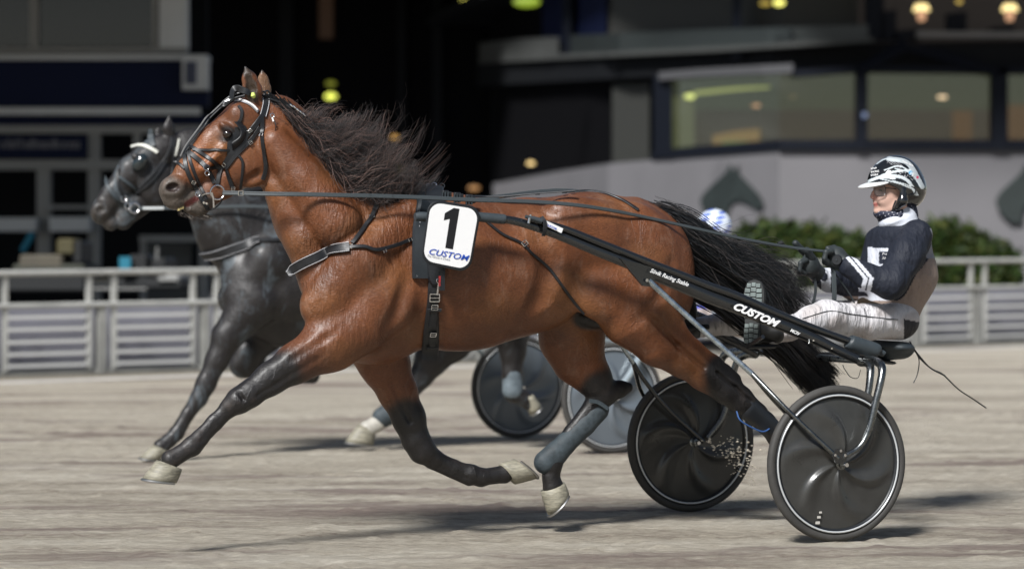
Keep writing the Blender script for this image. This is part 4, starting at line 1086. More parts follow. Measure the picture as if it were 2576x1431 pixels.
# lettering
def tube_text(s_, p0, p1, size, **k):
    a = A1.wp(*p0); b = A1.wp(*p1); xd = b-a; yd = A1.wp(p0[0]+4, p0[1]-20, p0[2])-a
    return text_obj('lettering', s_, M_white, SK, a, xd, yd, size, **k)
tube_text('Sövik Racing Stable', (1634,684,-.458), (1758,731,-.476), .0265, shear=.35, bold=.0004, sx=.95)
tube_text('CUSTOM', (1841,775,-.492), (1978,833,-.512), .046, shear=.45, bold=.0022, sx=1.22)
tube_text('MCIV', (1987,833,-.508), (2014,846,-.515), .020, shear=.2, bold=.0006)
lb = MB(); lb.box(A1.wp(1393,571,-.405), (.088,.004,.022), M=Matrix.Rotation(R(22),3,'Z')@Matrix.Rotation(R(23),3,'Y')); lb.build('label', M_white, SK)
text_obj('lettering', 'CUSTOM', mat('print_blue'), SK, A1.wp(1373,567,-.412), A1.wp(1413,585,-.412)-A1.wp(1373,567,-.412), (0,0,1), .013, shear=.3, bold=.0004)
# loose straps and cable behind the seat
for pts, w in ((((2288,858,-.1),(2305,885,-.12),(2340,925,-.12),(2370,940,-.1),(2410,978,-.08),(2446,1002,-.06),(2481,1026,-.05)), .0035),
               (((2284,862,-.1),(2300,880,-.1),(2318,905,-.1),(2345,928,-.12),(2378,945,-.1)), .004),
               (((2300,880,-.1),(2312,905,-.1),(2308,940,-.1),(2298,963,-.1)), .003),
               (((2120,918,-.48),(2126,930,-.5),(2140,948,-.5),(2158,950,-.5),(2165,930,-.5)), .003)):
    MB().tube(crom([A1.wp(*q) for q in pts], 7), w, 6, flat=.5).build('loose_strap', M_leather, SK)

# second sulky
SK2 = thing('sulky', 'second sulky with blue-grey disc wheels behind the black horse', 'sulky', A2.base(1425))
c2 = A2.loc(1540, 998, -.76); c2[2] = .365; c3 = A2.loc(1305, 985, .76); c3[2] = .365
wheel(A2, SK2, c2, .362, M_discb, 48); wheel(A2, SK2, c3, .362, M_discb, 48)
M_strut2 = mat('strut_pale', (.5,.58,.62), .35, metal=.7)
def rt2(nodes, name, m_, mirror=False, n=8):
    C_ = np.array([list(A2.loc(*q[:3]))+[q[3]*A2.sc(q[0], q[2])] for q in nodes])
    if mirror: C_[:,1] *= -1
    C_ = crom(C_, 4); return MB().tube(A2.w(C_[:,:3]), C_[:,3], n).build(name, m_, SK2)
for mi in (False, True):
    rt2([(900,640,-.38,9),(1100,700,-.40,10),(1300,760,-.45,11),(1500,830,-.5,11),(1590,862,-.52,11)], 'shaft', M_gloss, mi)
    rt2([(1590,862,-.52,10),(1610,860,-.7,9),(1615,880,-.82,9),(1585,940,-.83,8),(1545,990,-.83,8)], 'fork', M_strut2, mi)
    rt2([(1280,760,-.46,6),(1400,880,-.7,6),(1480,940,-.82,6),(1540,995,-.83,6)], 'stay', M_strut2, mi)
n0 = A2.loc(1590, 862, -.52); f0 = n0.copy(); f0[1] *= -1
MB().tube([A2.w(n0), A2.w(f0)], .018, 10).build('crossbar', M_strut2, SK2)
s = SDF(A2); s.E(1800, 868, 0, 55, 14, .15, 4); P, Q = s.mesh(.012); mesh_np('seat', A2.w(P), Q, M_blackp, SK2)
rt2([(1590,862,-.2,8),(1720,868,-.1,8),(1800,870,0,8)], 'seat_bracket', M_gloss)
DR = thing('person', 'driver in navy and beige racing suit and black white helmet leaning back on the sulky', 'person', A1.base(2240))
SKIN = np.array([.62,.40,.32])
M_skin = mat('skin', rough=.5, attr='Col'); M_cloth = mat('suit_cloth', rough=.62, attr='Col', bump=1., bscale=9, bd=.035, stretch=(1.6,1,.8), spec=.22)
M_glove = mat('glove', (.022,.028,.030), .55, var=.35, vscale=20, bump=.5, bscale=70, bd=.002)
M_dirty = mat('boot_sole', (.15,.18,.175), .75, var=.5, vscale=26, bump=.5, bscale=60, bd=.003)
# body: one continuous figure under the clothes
s = SDF(A1)
s.E(2252, 470, 0, 56, 60, .074, 0, k=.02); s.E(2226, 502, 0, 31, 40, .056, -8, k=.02)
s.C((2250,520,0,26),(2215,529,0,13), k=.02, s_=1.7)
s.C((2207,474,0,6),(2199,486,0,6),(2195,495,0,5.5),(2203,500,0,4), k=.006, s_=1.1)
s.C((2203,466,-.03,6),(2204,465,.03,6), k=.01)
s.C((2204,512,-.012,4.2),(2201,512,0,4.5),(2204,512,.012,4.2), k=.004); s.C((2206,519,-.012,4.5),(2203,519,0,4.5),(2206,519,.012,4.5), k=.004)
s.E(2208, 531, 0, 9, 8, .022, k=.01)
for sg in (-1, 1): s.E(2215, 480, sg*.045, 10, 7, .016, 0, k=.01, op='d'); s.E(2222, 503, sg*.038, 18, 14, .018, k=.02)
s.C((2256,530,0,30),(2266,572,0,32), k=.02)
s.C((2275,610,0,50),(2268,690,0,60),(2245,790,0,52), k=.05, s_=1.3)
for sg in (-1, 1):
    el, wr = ((2240,712,-.26,26),(2128,668,-.19,20)) if sg < 0 else ((2150,720,.16,24),(2052,690,.05,19))
    s.C((2298,602,sg*.17,34), el, wr, k=.03)
    s.C((2262,808,sg*.10,38),(2072,795,-.24,30) if sg < 0 else (1990,786,.24,28),(1945,838,-.33,20) if sg < 0 else (1742,826,.325,20), k=.04)
P, Q = s.mesh(.0055)
x, y = fr_px(A1, P); c = np.tile(SKIN, (len(P),1))
c = lerp(c, np.array([.42,.14,.12]), ss(9,5,np.hypot((x-2202),(y-515)*1.2)))
c = lerp(c, np.array([.55,.25,.21]), .6*ss(16,6,np.hypot(x-2197,y-495)))
mesh_np('body', A1.w(P), Q, M_skin, DR, cols=c)
# jacket
s = SDF(A1)
s.C((2278,602,0,58),(2272,690,0,76),(2246,786,0,62), k=.05, s_=1.22)
s.C((2230,600,0,34),(2222,690,0,42), k=.05, s_=2.6)
s.C((2274,578,0,34),(2275,605,0,50), k=.04, s_=1.6)
s.C((2306,592,-.17,40),(2282,640,-.22,44),(2244,706,-.265,38),(2238,716,-.27,35),(2180,695,-.235,31),(2136,672,-.20,27), k=.03)
s.C((2300,600,.17,40),(2200,700,.21,36),(2150,722,.17,32),(2085,705,.09,27),(2062,696,.06,24), k=.03)
for (a, b) in (((2262,650),(2300,668)),((2160,710),(2172,675)),((2196,722),(2205,682))):
    s.C((a[0],a[1],-.322,2.5),(b[0],b[1],-.322,2.5), k=.022, op='d')
P, Q = s.mesh(.0055); x, y = fr_px(A1, P); l = P[:,1]
NAVY = np.array([.017,.020,.030]); BEI = np.array([.30,.235,.20]); WH = np.array([.62,.64,.70])
c = np.tile(NAVY, (len(P),1))
edge = 2262+(745-y)*.79                     # back seam, from the elbow up to the shoulder blade
arm = (seg_d(x, y, (2300,600), (2242,712))[0] < 46) & (l < -.12) | (seg_d(x, y, (2242,714), (2136,670))[0] < 40) & (l < -.13) | ((l > .1) & (y < 745))
bei = (((x > edge) & (y > 640)) | (y > 742)) & ~arm
c[bei] = BEI
pan = (x > 2183) & (x < 2236) & (y > 622+(x-2183)*.06) & (y < 676) & ~arm; c[pan] = WH
pt = (x > 2211) & (x < 2245) & (y > 633) & (y < 664) & ~arm; c[pt] = NAVY*1.4
low = (x > 2160) & (x < 2238) & (y > 722) & (y < 757) & ~arm; c[low] = WH
shs = (x > 2330) & (y > 575) & (y < 650) & ~arm; c[shs] = np.array([.25,.25,.28])
d1 = (x-2183)*.55+(y-708)*.0; ch = arm & (l < -.1)
q_ = x-2186-(y-700)*.30+np.abs(y-700)*.55
c[ch & (q_ > -14) & (q_ < 12)] = WH; c[ch & (q_ > -3) & (q_ < 1.5)] = NAVY
fa = (l > .02) & (x > 2066) & (x < 2090) & (y > 660); c[fa] = WH
jk = mesh_np('jacket', A1.w(P), Q, M_cloth, DR, cols=c); BJ = bvh_of(A1.w(P), Q)
def on(bv, px, py, o_):
    p, n = hit(bv, px, py)
    if p is None: return None
    return np.array(p)+np.array(n)*o_
p = on(BJ, 2226, 644, .006)
if p is not None:
    text_obj('lettering', 'Preben', M_white, jk, p+np.array([-.012,-.012,.004]), (1,0,.0), (0,0,1), .017, shear=.3); text_obj('lettering', 'Sövik', M_white, jk, p+np.array([-.012,-.012,-.016]), (1,0,.0), (0,0,1), .017, shear=.3)
# collar and neck gaiter
s = SDF(A1); s.C((2260,553,0,43),(2262,560,0,44), k=.02, s_=1.3); s.C((2237,562,-.02,20),(2243,572,-.03,13), k=.03, s_=1.9)
P, Q = s.mesh(.005); mesh_np('collar', A1.w(P), Q, mat('collar_cloth', (.62,.65,.72), .6, bump=.5, bscale=40, bd=.006), DR)
s = SDF(A1)
for dy, r_ in ((0,40),(9,42),(-9,38)): s.C((2250,538+dy,0,r_*.97),(2268,536+dy,0,r_), k=.004, s_=1.0)
s.C((2214,537,0,13),(2240,540,0,26), k=.02, s_=2.)
s.E(2228, 495, 0, 48, 38, .3, k=.0, op='d'); s.E(2262, 486, 0, 60, 26, .3, k=.0, op='d')
P, Q = s.mesh(.004); x, y = fr_px(A1, P); c = np.tile(np.array([.018,.022,.045]), (len(P),1))
c[(np.sin(x*.45+y*.2)*np.sin(y*.5-x*.1) > .86)] = np.array([.5,.5,.55])
mesh_np('neck_gaiter', A1.w(P), Q, mat('gaiter_cloth', rough=.7, attr='Col', bump=.6, bscale=50, bd=.005), DR, cols=c)
# helmet
s = SDF(A1)
s.E(2253, 466, 0, 74, 75, .122, 0, k=0); s.E(2282, 478, 0, 44, 48, .112, 12, k=.02)
s.E(2205, 528, 0, 58, 68, .3, -20, k=.006, op='d'); s.E(2254, 572, 0, 100, 62, .3, 0, k=.006, op='d')
s.E(2250, 480, 0, 60, 66, .100, 0, k=.004, op='d')
s.C((2272,480,-.112,7),(2270,505,-.108,13),(2256,522,-.09,8), k=.01); s.C((2272,480,.112,7),(2270,505,.108,13),(2256,522,.09,8), k=.01)
P, Q = s.mesh(.0035); x, y = fr_px(A1, P); c = np.tile(np.array([.008,.009,.010]), (len(P),1)); g_ = np.array([.55,.60,.62])
up = y < 492
def band(x0,y0,x1,y1,x2,y2,w):
    C_ = crom([(x0,y0),(x1,y1),(x2,y2)], 10); d = np.full(len(P), 1e9)
    for a, b in zip(C_[:-1], C_[1:]): d = np.minimum(d, seg_d(x, y, a, b)[0])
    return d < w
side = P[:,1] < .05
for bnd, cc in (((2236,399,2285,412,2320,470,6), g_*.8), ((2196,452,2240,434,2290,428,2.6), g_*1.1), ((2180,458,2215,446,2250,448,3.5), g_*1.2),
                ((2232,440,2280,452,2312,500,4), g_), ((2215,450,2262,462,2296,476,1.5), g_*.9), ((2252,424,2290,436,2316,470,1.4), g_), ((2246,455,2290,470,2306,502,1.3), g_),
                ((2205,412,2228,400,2262,404,1.6), g_), ((2225,428,2262,418,2296,436,1.5), g_)):
    m_ = band(*bnd) & side & up; c[m_] = cc
dots = (np.sin(x*1.1)*np.sin(y*1.3+x*.4) > .72) & (seg_d(x, y, (2255,436), (2300,446))[0] < 10) & side; c[dots] = np.array([.7,.7,.72])
dots = (np.sin(x*.9+1)*np.sin(y*1.1) > .6) & (seg_d(x, y, (2238,405), (2262,416))[0] < 8) & side; c[dots] = np.array([.6,.6,.62])
c[(np.hypot(x-2291,y-435) < 5) & side] = np.array([.12,.4,.65]); c[(np.hypot(x-2308,y-446) < 3.5) & side] = np.array([.6,.05,.12])
he = mesh_np('helmet', A1.w(P), Q, mat('helmet_shell', rough=.12, attr='Col', coat=1.), DR, cols=c); BH = bvh_of(A1.w(P), Q)
s = SDF(A1); s.E(2203, 463, 0, 44, 7, .095, -13, k=0); s.E(2238, 480, 0, 52, 30, .11, 0, k=.004, op='d'); P, Q = s.mesh(.003)
mesh_np('visor', A1.w(P), Q, mat('visor_white', (.75,.76,.76), .3), he)
for t_, px, py, sz in (('Preben Sövik', 2268, 408, .012), ('PS', 2286, 440, .022)):
    p = on(BH, px, py, .003)
    if p is not None: text_obj('lettering', t_, M_white, he, p+np.array([0,-.012,0]), (1,.35,-.45), (.4,0,1), sz, bold=.0004)
for i, t_ in enumerate(('SÖVIK','RACING','STABLE')):
    p = on(BH, 2194, 428+i*8, .004)
    if p is not None: text_obj('lettering', t_, M_white, he, p+np.array([-.004,-.006,0]), (1,-.8,.1), (.15,0,1), .0125, bold=.0003)
ring(A1, he, 'ear_opening', A1.wp(2288,480,-.118), .034, .0035, M_gloss, .62)
MB().tube(crom([A1.wp(*q) for q in ((2256,505,-.085),(2250,520,-.078),(2247,530,-.070),(2236,540,-.05),(2222,546,-.02))], 5), .009, 8, flat=.5).build('chin_strap', M_blackp, he)
# glasses
gl = MB()
P = crom([A1.wp(*q) for q in ((2200,470,-.058),(2202,490,-.060),(2214,494,-.064),(2226,489,-.068),(2227,470,-.068),(2213,468,-.064),(2200,470,-.058))], 5); gl.tube(P, .0016, 5, cap=False)
gl.tube([A1.wp(2227,473,-.068), A1.wp(2258,476,-.08)], .002, 5); gl.tube([A1.wp(2200,474,-.058), A1.wp(2197,476,0), A1.wp(2200,474,.058)], .0018, 5)
gl = gl.build('glasses', mat('frame_dark', (.02,.02,.02), .3), DR)
V = [A1.wp(2214,480,-.064)]+list(P); mesh_np('lens', V, [(0, i, i+1) for i in range(1, len(V)-1)], mat('lens_tint', (.10,.085,.085), .05, coat=1, alpha=.55), gl)
p = A1.wp(2215,479,-.050); MB().tube([p+np.array([-.006,-.002,0]), p+np.array([0,-.006,0]), p+np.array([.006,-.002,0])], [.003,.006,.003], 8).build('eye', M_eye, DR)
MB().tube([A1.wp(2205,468,-.052), A1.wp(2226,466,-.06)], .003, 6).build('eyebrow', mat('brow', (.10,.06,.04), .8), DR)
# trousers
s = SDF(A1)
for sg in (-1, 1):
    if sg < 0: s.C((2262,808,sg*.10,47),(2180,810,sg*.16,43),(2078,797,sg*.24,40),(2040,806,sg*.26,34),(1985,826,sg*.30,28),(1948,840,sg*.325,26), k=.035)
    else: s.C((2262,808,.10,47),(2150,798,.16,40),(1990,786,.24,36),(1940,790,.26,32),(1840,810,.30,30),(1745,826,.325,25), k=.035)
s.C((2255,800,0,45),(2245,790,0,45), k=.05, s_=1.5)
for i, px in enumerate(()):
    tpy = 800+(px-2105)*.1; s.C((px,tpy-10,-.320+.0006*(px-2105),2.5),(px-10-i*2,tpy+40,-.285+.0007*(px-2105),4), k=.035, op='d')
for px in (): s.C((px,795,-.385-.0001*(px-1975),2.5),(px+8,850,-.375-.0001*(px-1975),3.5), k=.035, op='d')
P, Q = s.mesh(.0055); x, y = fr_px(A1, P)
c = np.tile(np.array([.60,.585,.60]), (len(P),1)); c = lerp(c, np.array([.36,.30,.27]), .45*ss(-.1,.6,np.sin(x*.05)*np.sin(y*.07+x*.02)))
c[(x > 2274) & (y > 800+(x-2262)*.2)] = np.array([.03,.03,.035])
tr = mesh_np('trousers', A1.w(P), Q, mat('trouser_cloth', rough=.6, attr='Col', bump=1., bscale=7, bd=.04, stretch=(4,2,.9), spec=.3), DR, cols=c); BT = bvh_of(A1.w(P), Q)
P, Nn = surf_path(BT, [(2018,802),(2050,792),(2089,782),(2140,790),(2199,798),(2258,804)], .002, 6); ribbon(MB(), P, Nn, .004, .003).build('piping', M_blackp, tr)
s = SDF(A1); s.C((2170,762,-.06,14),(2200,772,-.08,10),(2245,780,-.1,12), k=.02); P, Q = s.mesh(.006); mesh_np('belt_pouch', A1.w(P), Q, mat('tan_leather', (.28,.20,.12), .6), DR)
# gloves
def glove(fr, palm, wrist, fing, thumb, kk=.008, label=None):
    s = SDF(fr); s.C((*wrist,22),(*palm,24), k=.012, s_=.85); s.E(palm[0], palm[1], palm[2], 26, 29, .040, 15, k=.012)
    for f in fing: s.C(*f, k=.004)
    s.C(*thumb, k=.006)
    P, Q = s.mesh(.004); o = mesh_np('glove', fr.w(P), Q, M_glove, DR); return o
g1 = glove(A1, (2104,648,-.15), (2140,672,-.20),
      [((2092,632,-.185+.022*i,7.5),(2078,634+5*i*.6,-.19+.024*i,7),(2074,650+3*i,-.188+.024*i,6.5),(2084,660+2*i,-.18+.024*i,6)) for i in range(4)],
      ((2112,636,-.12,9),(2098,624,-.12,8),(2082,625,-.125,6.5)))
p = A1.wp(2106,654,-.195); MB().tube([p, p+np.array([-.004,-.010,0])], [.026,.022], 16).build('wrist_strap', M_blackp, g1)
p2 = p+np.array([-.004,-.012,0]); MB().tube([p2, p2+np.array([-.001,-.003,0])], [.004,.003], 8).build('stud', M_greyrub, g1)
glove(A1, (2036,668,.02), (2062,694,.055),
      [((2028,655,-.015+.022*i,7),(2014,662+3*i,-.02+.022*i,6.5),(2012,680+2*i,-.018+.022*i,6),(2024,688,-.01+.02*i,5.5)) for i in range(4)],
      ((2036,650,.05,9),(2018,630,.03,8.5),(2001,612,.02,8.5)))
s = SDF(A1); s.C((2030,630,-.02,9),(2040,648,0,12), k=.01); P, Q = s.mesh(.004); mesh_np('whip_handle', A1.w(P), Q, M_glove, DR)
# boots with treaded soles
for sg in (-1, 1):
    if sg < 0: C0 = A1.loc(1893, 785, -.335)
    else: C0 = A1.loc(1705, 790, .335)
    bt = bpy.data.objects.new('boot', None); COL.objects.link(bt); bt.parent = DR; bt.location = Vector(A1.w(C0))-Vector(DR.location)
    nrm = np.array([-.72, sg*.66, .12]); nrm /= np.linalg.norm(nrm); upv = np.array([.02,0,1.]); upv -= nrm*(upv@nrm); upv /= np.linalg.norm(upv); wv = np.cross(upv, nrm); 
    def sole(a, b, d): return A1.w(C0+wv*a+upv*b+nrm*d)
    prof = [(0,.150),(.030,.140),(.047,.105),(.052,.06),(.045,.0),(.037,-.05),(.040,-.10),(.034,-.14),(.0,-.152)]
    out = prof+[(-a*.92, b) for a, b in prof[-2:0:-1]]; out = crom(out+[out[0]], 3)[:-1]; n = len(out)
    V = [sole(a, b, 0) for a, b in out]+[sole(a*1.03, b*1.01, -.018) for a, b in out]
    so_ = mesh_np('sole', V, [tuple(range(n)), tuple(range(2*n-1,n-1,-1))]+[(i, n+i, n+(i+1)%n, (i+1)%n) for i in range(n)], mat('sole_edge', (.02,.022,.022), .7), bt, smooth=False)
    mb = MB()
    for i in range(12):
        b = -.135+i*.0235; w_ = float(np.interp(b, [-.15,-.14,-.10,-.05,0,.06,.105,.14,.15], [.0,.03,.036,.033,.041,.047,.042,.026,.0]))
        if -.062 < b < -.02: continue
        for j in range(3):
            a = (-.66+.66*j)*w_; hw = w_*.29; o_ = .004 if j == 1 else 0
            cs = [(a-hw, b-.009+o_), (a+hw, b-.009+o_), (a+hw, b+.009+o_), (a-hw, b+.009+o_)]
            MB().add([sole(*q, 0.) for q in cs]+[sole(*q, .006) for q in cs], [(4,5,6,7),(0,1,5,4),(1,2,6,5),(2,3,7,6),(3,0,4,7)]).build('tread_lug', M_dirty, bt, smooth=False)
    s = SDF(A1)
    def nd(v, r_): return v, r_
    pts = [(C0+upv*.10-nrm*.035, .040), (C0+upv*.02-nrm*.045, .044), (C0-upv*.07-nrm*.05, .040), (C0-upv*.11-nrm*.045, .036)]
    for (a, ra), (b, rb) in zip(pts[:-1], pts[1:]): s.prims.append(('c', a, b, ra, rb, 1., .02, 'u'))
    ank = A1.loc(1950, 840, -.33); 
    if sg > 0: ank = A1.loc(1750, 828, .325)
    s.prims.append(('c', C0-upv*.075-nrm*.06, ank, .043, .046, 1., .03, 'u'))
    P, Q = s.mesh(.006); mesh_np('upper', A1.w(P), Q, mat('boot_leather', (.018,.018,.018), .5, var=.3, vscale=20), bt)
    a_ = C0-upv*.02-nrm*.04; MB().tube(crom([A1.w(a_+upv*dz+nrm*dn+wv*dw) for dz, dn, dw in ((-.06,.0,.05),(-.03,-.07,.055),(-.02,-.12,.0),(-.03,-.08,-.055),(-.06,-.0,-.05))], 5), .012, 6, flat=.35).build('foot_strap', M_leather, bt)

# second driver
D2 = thing('person', 'driver in blue with a pale blue helmet mostly hidden behind the bay horse\'s tail', 'person', A2.base(1820))
s = SDF(A2)
s.C((1775,742,-.1,30),(1840,742,0,38), k=.04)
s.E(1797, 575, 0, 30, 38, .09, k=.02); s.C((1800,600,0,22),(1806,630,0,24), k=.02)
s.C((1812,655,0,44),(1835,730,0,48),(1850,800,0,42), k=.05, s_=1.35)
for sg in (-1, 1):
    s.C((1815,645,sg*.18,28),(1790,725,sg*.24,22),(1725,700,sg*.12,16), k=.03)
    s.C((1690,690,sg*.12,10),(1725,700,sg*.12,14), k=.01)
    s.C((1862,812,sg*.10,38),(1745,806,sg*.22,33),(1680,830,sg*.3,20),(1660,830,sg*.3,26), k=.04)
P, Q = s.mesh(.010); x, y = fr_px(A2, P); c = np.tile(np.array([.02,.05,.50]), (len(P),1))
c[(y > 776)] = np.array([.40,.34,.31]); c[(y > 776) & (np.sin(x*.06)*np.sin(y*.09) > .55)] = np.array([.42,.46,.52]); c[y < 612] = SKIN; c[(x < 1715) & (y < 730) & (y > 612)] = np.array([.02,.02,.025]); c[x < 1690] = np.array([.02,.02,.02])
mesh_np('body', A2.w(P), Q, M_cloth, D2, cols=c)
s = SDF(A2); s.E(1797, 568, 0, 44, 43, .12, k=0); s.E(1760, 608, 0, 45, 34, .3, k=.01, op='d'); s.E(1800, 622, 0, 70, 30, .3, k=.005, op='d'); s.E(1765, 575, 0, 24, 5, .09, -10, k=.01)
P, Q = s.mesh(.008); x, y = fr_px(A2, P); c = np.tile(np.array([.70,.76,.85]), (len(P),1))
c[np.sin(x*.12+y*.3)*np.sin(y*.22-x*.05) > .25] = np.array([.05,.12,.55])
mesh_np('helmet', A2.w(P), Q, mat('helmet_shell'), D2, cols=c)
# ------------------------------------------------------------------ trackside fence
def at(px, py, Y): return np.array([(px-1288)/F*Y, Y, CH-(py-HZ)/F*Y])
M_galv = mat('galvanised_steel', (.46,.46,.435), .45, metal=.25, var=.18, vscale=3, bump=.1, bscale=40)
M_galvd = mat('weathered_steel', (.30,.30,.28), .6, metal=.15, var=.3, vscale=2)
M_slat = mat('slat_steel', (.62,.62,.60), .45)
M_board = mat('grey_board', (.25,.25,.29), .6, var=.12, vscale=2)
FA = np.array([-5.9, 27.3]); FB = np.array([8.3, 39.2]); FD = FB-FA; FL = np.linalg.norm(FD); FU = FD/FL; FN = np.array([-FU[1], FU[0]])
FRZ = math.atan2(FU[1], FU[0])
def fpos(s, z, d=0.):
    p = FA+FU*s+FN*d; return Vector((p[0], p[1], z*(1+.13*s/FL)))
def fs(px):      # distance along the fence for a picture column
    k = (px-1288)/F; return (k*FA[1]-FA[0])/(FU[0]-k*FU[1])
FE = thing('track_fence', 'long pale steel fence with slatted panels along the far side of the track', 'fence', (*fpos(FL/2,0)[:2], 0))
def fbox(name, s0, s1, z0, z1, d0, d1, m, par=FE, bevel=0):
    V = [fpos(s,z,d) for s in (s0,s1) for d in (d0,d1) for z in (z0,z1)]
    Fc = [(0,1,3,2),(4,6,7,5),(0,4,5,1),(2,3,7,6),(0,2,6,4),(1,5,7,3)]
    return mesh_np(name, V, Fc, m, par, smooth=False)
S0, S1 = -4., FL+4
MB().tube([fpos(s, 1.105) for s in np.linspace(S0,S1,12)], .034, 10).build('top_rail', M_galv, FE)
MB().tube([fpos(s, .755) for s in np.linspace(S0,S1,12)], .030, 10).build('middle_rail', M_galv, FE)
fbox('bottom_board', S0, S1, .0, .06, .02, .08, M_galvd)
per = fs(289)-fs(15); s0 = fs(15)-3*per; i = 0
while s0 < S1:
    a = s0; b = s0+per*.765; vert = (fs(2508) < a+.1) or (i % 4 == 3 and a < fs(2300) and a > fs(520))
    for c in (a, b): fbox('post', c-.028, c+.028, .06, 1.08, .0, .05, M_galv)
    fbox('main_post', (b+s0+per)/2-.05, (b+s0+per)/2+.05, .0, .74, .0, .09, M_galvd)
    if vert:
        for q in np.arange(a+.09, s0+per-.05, .085): fbox('bar', q, q+.035, .06, .73, .01, .04, M_galv)
    else:
        for z in (.63,.50,.365,.235,.11): fbox('slat', a+.03, b-.03, z-.016, z+.016, -.01, .05, M_slat)
    fbox('panel', a-.02, s0+per-.02, .03, .73, .34, .36, M_board)
    s0 += per; i += 1
for px, w in ((1325+1700-1288, .1),):
    pass
# pale kerb strip and dark verge beside it
def strip(name, d0, d1, z0, z1, m):
    V = [fpos(s,0,d)+Vector((0,0,z)) for s in (-60, FL+60) for d, z in ((d0,z0),(d1,z1))]
    return tag(mesh_np(name, V, [(0,1,3,2)] if False else [(0,2,3,1)], m, None, smooth=False), kind='structure')
strip('pale_track_edge', -1.35, -.95, .004, .004, mat('pale_grit', (.52,.50,.47), .9, var=.15, vscale=1.5))
strip('dirt_verge', -.5, .3, .005, .005, mat('dark_dirt', (.12,.105,.08), .95, var=.3, vscale=1.2))
strip('service_road', .3, 60, .004, .004, mat('asphalt', (.045,.045,.05), .85, var=.2, vscale=1))

# ------------------------------------------------------------------ hedge behind the fence
M_leaf = mat('hedge_leaf', rough=.6, attr='Col', spec=.3)
def hedge(label, px0, px1, ytops, Y0, Y1, seed):
    g = np.random.default_rng(seed); n = 9000
    x = g.uniform(0, 1, n); px = px0+(px1-px0)*x; Y = Y0+(Y1-Y0)*x
    top = np.interp(x, np.linspace(0,1,len(ytops)), ytops)+7*np.sin(x*37+seed)+5*np.sin(x*91)
    zt = CH-(top-HZ)/F*Y; z = zt*np.sqrt(g.uniform(.02, 1, n)); dep = g.uniform(-.5, .5, n)*(1-(z/zt)**3*.6)
    C_ = np.stack([(px-1288)/F*Y+g.normal(0,.05,n), Y+dep, z+g.normal(0,.05,n)], 1)
    t = thing('hedge', label, 'hedge', (float(np.mean(C_[:,0])), float(np.mean(C_[:,1])), 0), 'hedges behind the track fence')
    a = g.normal(0,1,(n,3)); a /= np.linalg.norm(a,axis=1)[:,None]; b = np.cross(a, g.normal(0,1,(n,3))); b /= np.linalg.norm(b,axis=1)[:,None]
    sz = g.uniform(.04,.09,(n,1))
    V = np.stack([C_-a*sz, C_+b*sz*.5, C_+a*sz, C_-b*sz*.5], 1).reshape(-1,3)
    v = g.uniform(.5,1.5,(n,1)); cl = np.repeat(np.array([.024,.048,.010])*v+np.array([.04,.02,0])*g.uniform(0,1,(n,1))**3, 4, axis=0)
    o = mesh_np('leaves', V, np.arange(4*n).reshape(-1,4), M_leaf, t, smooth=False, cols=cl); o['kind'] = 'stuff'
    m_ = MB()
    for k in range(9):
        f = (k+.5)/9; pxx = px0+(px1-px0)*f; YY = Y0+(Y1-Y0)*f; tp = CH-(np.interp(f, np.linspace(0,1,len(ytops)), ytops)+12-HZ)/F*YY
        p = at(pxx, HZ, YY); m_.tube([(p[0],p[1],0),(p[0]+.02,p[1],tp*.5),(p[0],p[1],tp*.9)], [.03,.025,.015], 5)
    m_.build('stems', mat('bark', (.06,.05,.035), .9), t)
hedge('dark green trimmed hedge between the bay horse\'s tail and the driver', 1855, 2200, [585,560,568,575,590,600], 44, 44, 3)
hedge('brighter green bush behind the driver\'s back above the right rail', 2300, 2560, [575,560,562,590,610,640], 44, 45, 4)

# ------------------------------------------------------------------ left stand
M_navy = mat('navy_panel', (.006,.010,.036), .6, spec=.12); M_dkglass = mat('dark_glass', (.010,.011,.014), .12, spec=.6)
M_grey = mat('grey_metal', (.26,.26,.25), .6, var=.1, vscale=1); M_greyl = mat('light_grey_metal', (.55,.56,.56), .55, var=.1, vscale=1)
M_dark = mat('dark_wall', (.012,.013,.015), .8, spec=.08); M_black = mat('black_wall', (.005,.005,.006), .9, spec=.05)
LB = thing('left_stand', 'dark navy stand building with grey columns and ledges at the left edge', 'building', (-7., 41, 0))
def pbox(name, x0, x1, y0, y1, Y, dep, m, par):
    a = at(x0, y1, Y); b = at(x1, y0, Y); mb = MB(); z0 = max(0.0, a[2])
    return mb.box(((a[0]+b[0])/2, Y+dep/2, (z0+b[2])/2), (b[0]-a[0], dep, b[2]-z0)).build(name, m, par, smooth=False)
YB = 40.
pbox('back_wall', -1500, 521, -420, 900, 44, .2, M_dark, LB)
pbox('upper_glass', -1500, 398, -160, 118, YB+.10, .05, M_dkglass, LB)
for x0 in (-1200, -900, -600, -380, -150, 74, 383): pbox('mullion', x0, x0+(22 if x0 < 300 else 12), -160, 119, YB+.02, .1, M_grey, LB)
pbox('column', 400, 470, -160, 126, YB-.02, .3, M_greyl, LB)
pbox('ledge', -1500, 470, 120, 134, YB-.05, .3, M_grey, LB); pbox('ledge', -1500, 521, 138, 151, YB-.25, .5, M_greyl, LB)
pbox('fascia', -1500, 522, 151, 268, YB-.1, .4, M_navy, LB)
pbox('rail', -1500, 503, 271, 289, YB-.3, .1, M_greyl, LB)
pbox('fascia', -1500, 515, 290, 315, YB-.05, .3, M_navy, LB)
pbox('beam', -1500, 521, 316, 336, YB-.1, .3, M_grey, LB)
pbox('beam', -1500, 310, 402, 427, YB-.1, .25, M_grey, LB)
